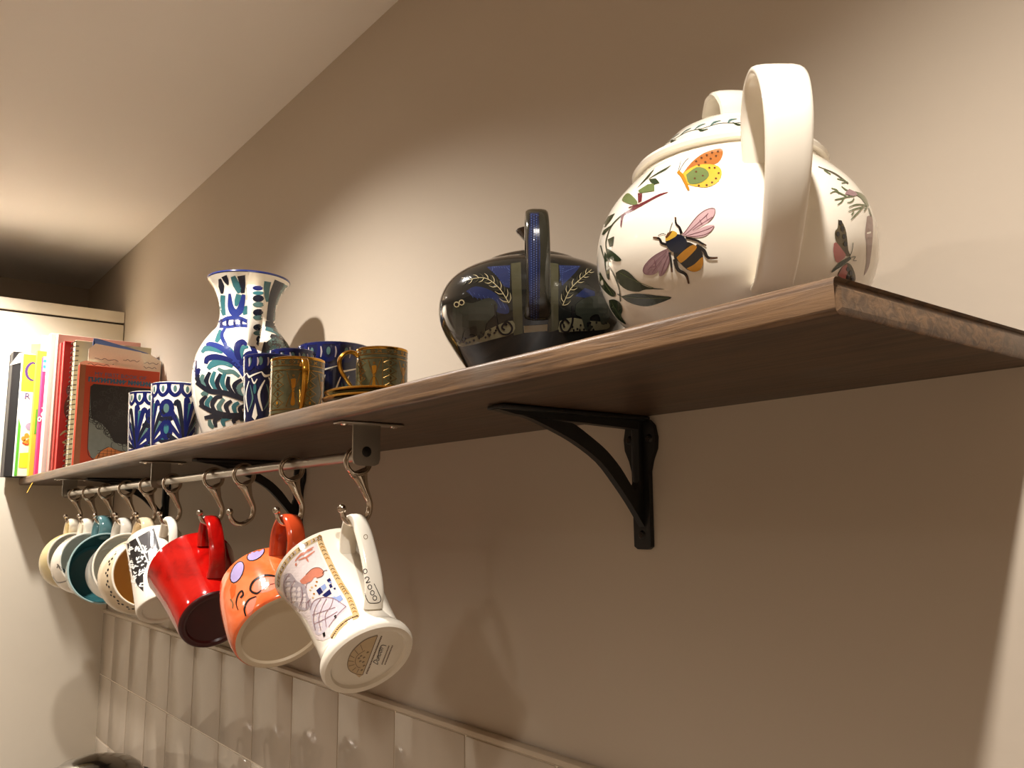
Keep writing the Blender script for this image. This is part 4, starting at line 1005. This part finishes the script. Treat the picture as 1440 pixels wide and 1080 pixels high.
# neck
for pts, w, m in (([(212, 95), (222, 140), (226, 185)], [2, 5, 2], I_dk), ([(238, 78), (252, 108), (262, 132)], [5, 4, 1], I_dk), ([(292, 80), (312, 130), (335, 180)], [4, 6, 4], I_teal), ([(342, 76), (350, 130), (352, 182)], [7, 5, 3], I_dk),
                  ([(272, 185), (278, 262), (300, 300), (335, 285), (358, 190)], [2, 5, 7, 6, 3], I_blue), ([(232, 195), (228, 260), (240, 318)], [4, 5, 3], I_teal), ([(330, 190), (318, 230), (310, 262)], [5, 5, 2], I_teal), ([(360, 262), (372, 312)], [6, 5], I_teal),
                  ([(503, 112), (495, 170), (500, 235)], [6, 5, 2], I_teal), ([(575, 112), (540, 200), (512, 350)], [9, 8, 5], I_dk), ([(612, 132), (568, 230), (545, 350)], [4, 4, 3], I_grn2), ([(592, 122), (560, 190), (540, 260)], [3, 3, 2], I_dk), ([(520, 235), (528, 300), (520, 350)], [4, 6, 6], I_dk)):
    JS((pts), w, m, 1)
# collar
JS(([(208, 362), (262, 335), (330, 335), (398, 366)]), [2.5, 3.5, 3.5, 3], I_blue, 1); JS(([(210, 384), (262, 388), (330, 380), (398, 384)]), [3, 2.5, 2.5, 3], I_blue, 1)
for x in (225, 262, 305, 345, 385): JS(([(x, 340), (x - 4, 362), (x, 386)]), 2.2, I_navy, 2)
JS(([(488, 368), (540, 378), (590, 425)]), [5, 6, 4], I_dk, 1); JS(([(490, 395), (545, 412), (575, 440)]), [4, 4, 3], I_teal, 1)
# big frond on the left
JS(([(372, 690), (320, 600), (250, 500), (225, 440), (245, 395)]), [5, 4, 3.4, 3, 2], I_blue, 2)
JS(([(360, 680), (300, 590), (230, 520), (160, 492), (130, 498)]), [4, 5, 5, 4, 2], I_blue, 2); JS(([(330, 640), (270, 590), (190, 570), (140, 580), (128, 612)]), [3, 4, 5, 5, 3], I_navy, 2)
JS(([(230, 545), (170, 520), (125, 520), (105, 545)]), [2, 5, 5, 2], I_teal, 1); JS(([(290, 630), (230, 602), (175, 610), (140, 642)]), [2, 5, 6, 3], I_teal, 1); JS(([(190, 480), (210, 440), (215, 405)]), [3, 5, 2], I_teal, 1)
JS(([(350, 620), (318, 550), (322, 500), (350, 480), (376, 498)]), [3, 5, 6, 5, 2], I_navy, 2); JS(([(352, 600), (340, 560), (352, 515), (385, 510)]), [2, 4, 4, 2], I_teal, 1); JS(([(360, 620), (368, 570), (400, 550), (424, 580)]), [3, 5, 5, 2], I_navy, 2)
JS(([(385, 600), (392, 585), (412, 590)]), 3, I_teal, 1); JS(([(300, 590), (285, 540), (262, 505)]), [3, 4, 2], I_teal, 1)
# rows of leaves below
for stem in ([(70, 725), (150, 775), (250, 790), (375, 832)], [(90, 860), (180, 905), (280, 925), (388, 918)], [(120, 940), (230, 925), (392, 945)]): JS(stem, [3, 4.5, 4.5, 4.5], I_dk, 3)
for pts, m in (([(95, 735), (76, 700), (84, 676)], I_dk), ([(125, 752), (103, 715), (112, 676)], I_grn2), ([(160, 770), (130, 720), (152, 662)], I_dk), ([(190, 774), (165, 716), (182, 658)], I_teal), ([(228, 787), (195, 732), (218, 672)], I_dk), ([(258, 790), (226, 722), (246, 662)], I_teal), ([(302, 802), (262, 745), (266, 688)], I_dk),
               ([(335, 815), (300, 745), (345, 706)], I_dk), ([(352, 815), (325, 760), (362, 730)], I_grn2), ([(118, 884), (102, 842), (132, 806)], I_dk), ([(152, 896), (134, 852), (164, 808)], I_teal), ([(192, 908), (166, 862), (190, 818), (228, 812)], I_dk), ([(232, 918), (206, 872), (238, 824)], I_grn2), ([(272, 922), (250, 868), (284, 836)], I_dk), ([(312, 922), (298, 872), (328, 846)], I_teal),
               ([(352, 922), (334, 886), (364, 862)], I_dk), ([(150, 950), (155, 980), (175, 1000)], I_grn2), ([(190, 996), (184, 956), (222, 938)], I_dk), ([(240, 990), (232, 955), (282, 938)], I_teal), ([(302, 974), (300, 950), (352, 932)], I_dk), ([(345, 962), (350, 945), (388, 938)], I_grn2), ([(100, 800), (120, 790), (140, 800)], I_grn2), ([(200, 640), (240, 660), (290, 660), (330, 690)], I_grn2), ([(90, 640), (78, 660), (72, 690)], I_navy), ([(66, 590), (60, 630), (64, 660)], I_navy)): JS(pts, [2.2, 4.2, 2.6], m, 1)
# right side fronds
for pts, m in (([(480, 600), (490, 530), (530, 480), (580, 510)], I_dk), ([(500, 560), (530, 520), (570, 530), (600, 560)], I_teal), ([(520, 440), (580, 470), (640, 540)], I_dk), ([(560, 470), (600, 500), (630, 545)], I_grn2), ([(490, 580), (530, 545), (580, 550)], I_dk), ([(540, 400), (590, 430), (620, 480)], I_dk), ([(510, 500), (540, 470), (580, 480)], I_grn2)): JS((pts), [3, 6, 3], m, 1)
q.build('brush_pattern', jg_body)
# the far side, painted round the pot
jm = lathe_map(jg_prof, .075); q = Print(jm)
for k in range(5):
    u0 = .075 * math.radians(110 + k * 36)
    for (dz, m) in ((.03, I_dk), (.06, I_teal), (.09, I_navy), (.12, I_blue)):
        for s in (-1, 1): q.stroke([(u0, dz), (u0 + s * .012, dz + .012), (u0 + s * .018, dz + .026), (u0 + s * .012, dz + .032)], [.001, .003, .0035, .0015], m, 1)
    q.stroke([(u0, .02), (u0 + .003, .08), (u0, .14)], .0028, I_navy, 2); q.stroke([(u0, .188), (u0 + .002, .206), (u0, .232)], [.002, .005, .002], I_dk, 1)
q.build('brush_pattern', jg_body)
MB().lathe([(.0590, .2473), (.0608, .2491), (.0604, .2509), (.0586, .2508)], 72).build('blue_rim', I_blue, jug)
emj = eye_map(jhand, JP); q = Print(emj)
for y, m, h in ((152, I_navy, 5.5), (182, I_teal, 4.5), (215, I_dk, 8), (252, I_grn2, 6), (300, I_dk, 8), (330, I_grn2, 6), (390, I_dk, 7.5), (425, I_grn2, 5.5), (462, I_dk, 8), (488, I_dk, 5)): q.dot(J([(444 + (y - 150) * .02, y)])[0], 8.0 if y < 440 else 4, h * .62, m, 1)
q.build('brush_pattern', jhand)
q = Print(em); q.stroke(J([(392, 470), (420, 530), (450, 590), (465, 608)]), [6, 7, 7, 4], I_navy, 1); q.stroke(J([(488, 480), (475, 550), (470, 605)]), [4, 6, 5], I_dk, 1); q.build('brush_pattern', jg_body)

# ------------------------------------------------------------------ beakers and bowl
def beaker_paint(body, pr, r, h, dark, seed, rz):
    q = Print(lathe_map(pr, r)); L = 2 * math.pi * r; rnd = random.Random(seed)
    n = 13
    for i in range(n):
        u = L * i / n; q.stroke([(u - L / n * .55, h * .985), (u - L / n * .4, h * .86), (u, h * .80), (u + L / n * .4, h * .86), (u + L / n * .55, h * .985)], .0056, I_navy, 1); q.dot((u, h * .90), .0026, .0052, I_grn2, 0)
    q.stroke([(L * i / 48, h * .985) for i in range(49)], .003, I_navy, 2, raw=True)
    if dark:
        for i in range(16):
            u = L * i / 16; q.stroke([(u, h * .95), (u + .001, h * .89), (u, h * .83)], [.0012, .0024, .0012], I_grey, 3)
        for i in range(9):
            u = L * i / 9; q.stroke([(u, h * .74), (u + .004, h * .68), (u + L / 9 * .5, h * .70), (u + L / 9, h * .74)], [.001, .003, .002, .001], M_white, 1)
            q.stroke([(u + .004, h * .62), (u - .003, h * .42), (u + .002, h * .18)], [.0012, .0034, .0016], M_white, 1); q.stroke([(u + .004, h * .2), (u + .010, h * .36), (u + .006, h * .56)], [.001, .0026, .001], I_grn2, 1)
            q.poly([(u + .009, h * .10), (u + .014, h * .30), (u + .017, h * .12), (u + .0135, h * .05)], M_white, 1); q.dot((u + .013, h * .5), .0022, .0060, I_teal, 1); q.stroke([(u + .008, h * .66), (u + .012, h * .58), (u + .016, h * .64)], [.001, .0022, .001], M_white, 1)
        q.build('brush_pattern', body); return
    fans = 4
    for i in range(fans):
        u = L * (i + .3) / fans; v = h * .08
        for k in range(9):
            a = math.radians(-88 + 22 * k); ll = h * (.50 + .16 * math.cos(a))
            e = (u + math.sin(a) * ll * .52, v + h * .10 + math.cos(a) * ll * .86); m_ = (u + math.sin(a) * ll * .24, v + h * .03 + math.cos(a) * ll * .5)
            c_ = (e[0] + math.copysign(.005, math.sin(a)), e[1] - .005)
            q.stroke([(u, v), m_, e, c_], [.0030, .0058, .0078, .0040], I_navy if k % 3 else I_dk, 2 + k % 2)
            if k % 2 == 0: q.stroke([(u, v), (m_[0] + .004, m_[1]), (e[0] + .006, e[1] - .006)], [.001, .0040, .0046], I_grn2 if k % 4 else I_teal, 1)
        ub = L * (i + .8) / fans
        q.dot((ub, h * .60), .0120, .0145, I_navy, 2); q.dot((ub, h * .60), .0044, .0070, I_grn2, 3); q.dot((ub + .001, h * .28), .0105, .0160, I_navy, 2); q.dot((ub + .001, h * .29), .0040, .0075, I_teal, 3)
        q.stroke([(ub - .016, h * .46), (ub, h * .43), (ub + .016, h * .48)], [.004, .009, .004], I_dk, 2); q.stroke([(ub - .012, h * .12), (ub, h * .09), (ub + .012, h * .13)], [.003, .008, .003], I_dk, 2)
    q.stroke([(L * i / 48, h * .05) for i in range(49)], .004, I_navy, 2, raw=True)
    q.build('brush_pattern', body)
beaker_paint(bk2b, bk2p, .0375, .100, False, 1, 0); beaker_paint(bk1b, bk1p, .0345, .100, False, 2, 0)
beaker_paint(bk3b, bk3p, .0305, .080, True, 3, 0); beaker_paint(bk4b, bk4p, .0280, .0985, True, 4, 0); beaker_paint(bwlb, bwlp, .0475, .1185, True, 5, 0)

# ------------------------------------------------------------------ prints on the mugs
em = eye_map(bodyA, MA); G = crop(380, 735, 6.543); q = Print(em)
q.poly(G([(425, 185), (500, 380), (600, 600), (700, 770), (745, 850), (640, 930), (550, 1060), (430, 1075), (340, 900), (230, 800), (130, 690), (95, 540), (130, 430), (200, 340), (300, 260)]), I_pale, 0, 4, smooth=2)
q.stroke(G([(455, 125), (470, 200), (560, 400), (650, 570), (730, 700), (795, 868)]), [6, 8, 8, 8.5, 9, 9], I_tan, 1); q.stroke(G([(450, 140), (340, 195), (230, 275), (140, 375), (85, 490), (75, 580)]), [6, 6, 6, 6, 5, 4], I_tan, 1)
q.stroke(G([(800, 860), (710, 900), (630, 970), (570, 1060)]), 6.5, I_tan, 1)
for i in range(26):
    f = i / 25; P = crom([(455, 125, 0), (470, 200, 0), (560, 400, 0), (650, 570, 0), (730, 700, 0), (795, 868, 0)], 6); p = P[int(f * (len(P) - 1))]; q.stroke(G([(p.x - 18, p.y + 6), (p.x, p.y - 8), (p.x + 18, p.y + 4)]), 1.2, I_sepia if i % 3 else I_ochre, 2)
    P = crom([(450, 140, 0), (340, 195, 0), (230, 275, 0), (140, 375, 0), (85, 490, 0), (75, 580, 0)], 6); p = P[int(f * (len(P) - 1))]; q.stroke(G([(p.x - 8, p.y - 12), (p.x + 6, p.y), (p.x - 4, p.y + 14)]), 1.5, I_sepia if i % 2 else I_grey, 2)
    P = crom([(800, 860, 0), (710, 900, 0), (630, 970, 0), (570, 1060, 0)], 6); p = P[int(f * (len(P) - 1))]; q.dot(G([(p.x, p.y)])[0], 1.6, 1.1, I_brown if i % 2 else I_sepia, 2, n=7)
q.poly(G([(130, 480), (190, 465), (250, 540), (325, 580), (350, 680), (385, 750), (320, 810), (230, 770), (150, 690), (118, 600)]), I_grey, 1)
q.poly(G([(275, 535), (330, 480), (390, 425), (450, 418), (492, 450), (480, 492), (440, 512), (410, 502), (380, 540), (330, 562), (295, 562)]), I_fox, 2); q.stroke(G([(480, 470), (500, 445), (525, 440)]), .8, I_black, 3); q.stroke(G([(330, 480), (390, 425), (450, 416), (492, 450), (480, 492), (430, 512)]), .7, I_brown, 3)
for pts in ([(230, 355), (290, 290), (400, 225)], [(260, 345), (340, 312), (410, 262)], [(330, 320), (352, 360)], [(240, 370), (238, 400)], [(300, 300), (330, 270), (390, 245)]): q.stroke(G(pts), [1, 3, 1], I_fox, 2)
for pts in ([(425, 625), (462, 592), (488, 640), (452, 668)], [(480, 668), (548, 612), (566, 655), (512, 690)], [(520, 530), (548, 510), (562, 535), (534, 552)], [(540, 575), (562, 562), (575, 592), (552, 604)], [(582, 606), (600, 596), (606, 612), (590, 620)]): q.poly(G(pts), I_navy, 2)
for pts in ([(465, 590), (505, 562), (520, 600), (488, 632)], [(600, 690), (650, 665), (672, 705), (630, 740)], [(530, 550), (560, 540), (570, 562)], [(560, 690), (600, 680), (610, 720)]): q.poly(G(pts), ink('pale_blue', (140, 160, 206)), 2)
q.poly(G([(365, 800), (400, 725), (480, 690), (580, 698), (650, 740), (705, 775), (650, 840), (560, 930), (470, 1030), (410, 1000)]), ink('dome_grey', (206, 196, 204)), 1)
for pts in ([(370, 800), (402, 725), (480, 690), (580, 698), (650, 740), (700, 775)], [(420, 990), (400, 880), (420, 780), (470, 700)], [(470, 990), (450, 880), (480, 780), (520, 700)], [(520, 960), (510, 850), (560, 770), (580, 705)], [(390, 850), (480, 820), (600, 780)], [(410, 930), (520, 880), (620, 820)], [(150, 680), (130, 560), (180, 470)], [(200, 740), (190, 620), (230, 530)], [(270, 780), (300, 680), (290, 590)], [(700, 770), (620, 850), (540, 960)], [(330, 600), (340, 560), (370, 545)], [(360, 770), (355, 730), (375, 700)], [(340, 790), (335, 745), (360, 715)]): q.stroke(G(pts), .9, I_wing2, 3)
q.poly(G([(588, 860), (606, 848), (614, 872), (600, 886)]), I_black, 3); q.poly(G([(485, 1020), (505, 1005), (512, 1040), (495, 1056)]), I_black, 3)
for (x, y) in ((385, 595), (420, 580), (405, 655), (395, 690), (370, 620), (430, 545)): q.dot(G([(x, y)])[0], 1.6, 1.3, I_tan if x < 400 else I_ochre, 2, n=7)
q.build('picture_print', bodyA)
Q1 = crop(374, 700, 3.726); q = Print(eye_map(hA, MA))
for (x, y) in ((520, 385), (544, 468), (557, 498), (570, 525)): q.stroke(Q1([(x + 10 * math.cos(a) , y + 12 * math.sin(a)) for a in [k * math.pi / 6 for k in range(13)]]), 1.0, I_black, 0, raw=True)
q.stroke(Q1([(519, 425), (524, 416), (535, 416), (540, 424), (534, 434), (526, 446), (546, 440)]), 1.1, I_black, 0)
q.stroke(Q1([(506, 448), (518, 500), (536, 545), (560, 552), (592, 548), (602, 530), (590, 500), (566, 450)]), .9, I_black, 0)
q.build('lettering', hA)
q = Print(eye_map(hA, MA)); q.stroke(Q1([(522 + 10 * math.cos(a), 205 + 12 * math.sin(a)) for a in [k * math.pi / 6 for k in range(13)]]), .8, I_sepia, 0, raw=True); q.build('ring_mark', hA)
S9 = crop(440, 880, 9.6); q = Print(em); dx = 4
q.poly(S9([(872, 128), (700, 190), (540, 330), (472, 470), (480, 580), (560, 640), (670, 660)]), ink('stamp_tan', (206, 178, 134)), 0)
q.stroke(S9([(872, 128), (700, 190), (540, 330), (472, 470), (480, 580), (560, 640), (670, 660)]), .9, I_sepia, 1); q.stroke(S9([(872, 128), (770, 400), (670, 660)]), 1.0, I_sepia, 1); q.stroke(S9([(700, 330), (600, 400), (570, 480), (600, 550), (640, 560)]), .8, I_sepia, 1)
for (a, b_) in (((500, 400), (560, 430)), ((480, 470), (550, 480)), ((485, 540), (560, 520)), ((530, 600), (580, 560)), ((590, 630), (620, 580)), ((560, 320), (610, 380)), ((640, 250), (670, 330))): q.stroke(S9([a, b_]), .8, I_sepia, 1, raw=True)
for (x, y) in ((620, 430), (650, 400), (640, 470), (690, 420), (740, 350), (680, 480), (660, 590), (690, 530)): q.stroke(S9([(x - 14, y + 16), (x, y), (x + 14, y + 6)]), 1.6, I_sepia, 1)
def scribble(a, b_, w, n):
    for i in range(n):
        f0, f1 = i / n, (i + .72) / n; q.stroke(S9([(a[0] + (b_[0] - a[0]) * f0, a[1] + (b_[1] - a[1]) * f0), (a[0] + (b_[0] - a[0]) * f1, a[1] + (b_[1] - a[1]) * f1)]), w, I_sepia if i % 2 else I_brown, 1, raw=True)
scribble((722, 645), (930, 130), 2.0, 26); scribble((930, 520), (1028, 262), 1.5, 14); scribble((970, 522), (1076, 258), 1.5, 14)
o = S9([(870, 530)])[0]; q.text('Dunoon', o, (.34, -.94), (-.94, -.34), 10.5, I_black, 1, italic=.2, stretch=.72); q.stroke(S9([(880, 440), (890, 340), (930, 262), (990, 268)]), .9, I_black, 1)
q.build('maker_stamp', bodyA)

em = eye_map(bodyB, MBm); V4 = crop(300, 700, 4.319); q = Print(em)
q.dot(V4([(258, 342)])[0], 14.5, 8, I_black, 0, math.radians(-33)); q.dot(V4([(258, 342)])[0], 13, 6.6, I_lilac, 1, math.radians(-33)); q.dot(V4([(145, 452)])[0], 8.6, 17, I_black, 0, math.radians(24)); q.dot(V4([(145, 452)])[0], 7.2, 15.4, I_lilac, 1, math.radians(24))
q.poly(V4([(240, 565), (258, 505), (330, 482), (382, 490), (384, 545), (300, 578)]), I_pink, 0)
q.poly(V4([(205, 700), (200, 650), (225, 618), (262, 606), (250, 660), (222, 720)]), I_pink, 0); q.poly(V4([(100, 560), (112, 520), (140, 530), (132, 590), (110, 620)]), ink('orange_wash', (226, 92, 40)), 0)
for pts, w in (([(384, 478), (310, 472), (245, 508), (226, 560), (262, 582), (292, 562)], [2, 3, 3, 3, 2.6, 1.5]), ([(262, 600), (215, 622), (190, 672), (198, 718)], [1.5, 2.6, 2.6, 2]), ([(152, 682), (140, 640), (152, 590), (174, 566), (182, 588), (166, 608)], [1, 1.6, 2.2, 2.4, 2.6, 2.6]), ([(105, 615), (120, 640), (118, 670)], [1.6, 2, 1]), ([(300, 560), (340, 530), (384, 520)], [.6, .8, .6])): q.stroke(V4(pts), w, I_black if pts[0][0] != 105 else I_sepia, 2)
q.build('flower_print', bodyB)

em = eye_map(bodyD, MD); W2 = crop(190, 700, 5.144); q = Print(em)
q.poly(W2([(20, 285), (135, 220), (178, 368), (98, 462)]), ink('photo_grey', (92, 90, 92)), 0, 4); q.poly(W2([(92, 385), (110, 365), (130, 372), (148, 358), (162, 372), (155, 400), (100, 455), (96, 410)]), P_W, 1, smooth=0); q.stroke(W2([(8, 290), (60, 390), (95, 465)]), 1.4, P_W, 1, raw=True)
q.poly(W2([(-60, 330), (5, 292), (92, 468), (60, 560), (60, 680), (20, 640), (-20, 560)]), P_K, 0, 4)
rnd = random.Random(4)
for i in range(46):
    x = rnd.uniform(-55, 80); y = rnd.uniform(320, 640); q.stroke(W2([(x, y), (x + rnd.uniform(-12, 14), y + rnd.uniform(6, 22)), (x + rnd.uniform(4, 26), y + rnd.uniform(-4, 18))]), [1.2, 2.4, 1], P_W, 1)
q.build('picture_print', bodyD)

q = Print(lathe_map(pE, .052)); L = 2 * math.pi * .052
for i in range(40):
    q.dot((L * i / 40, .0800), .0021, .0026, I_black, 0, n=8)
    if i % 2: q.dot((L * (i + .5) / 40, .0752), .0018, .0022, I_black, 0, n=8)
q.build('dotted_band', bodyE)
em = eye_map(bodyH, MH); Z3 = crop(50, 710, 6.753); q = Print(em)
for pts, w in (([(205, 560), (228, 590), (262, 622), (296, 655)], [1, 3, 4.5, 1.5]), ([(205, 600), (215, 570)], [2, 1.5]), ([(162, 680), (210, 738), (308, 718)], [1.6, 2, 1.2]), ([(168, 700), (240, 805), (345, 852)], [2, 2.2, 1.6])): q.stroke(Z3(pts), w, ink('umber', (52, 40, 34)), 0)
q.build('line_drawing', bodyH)
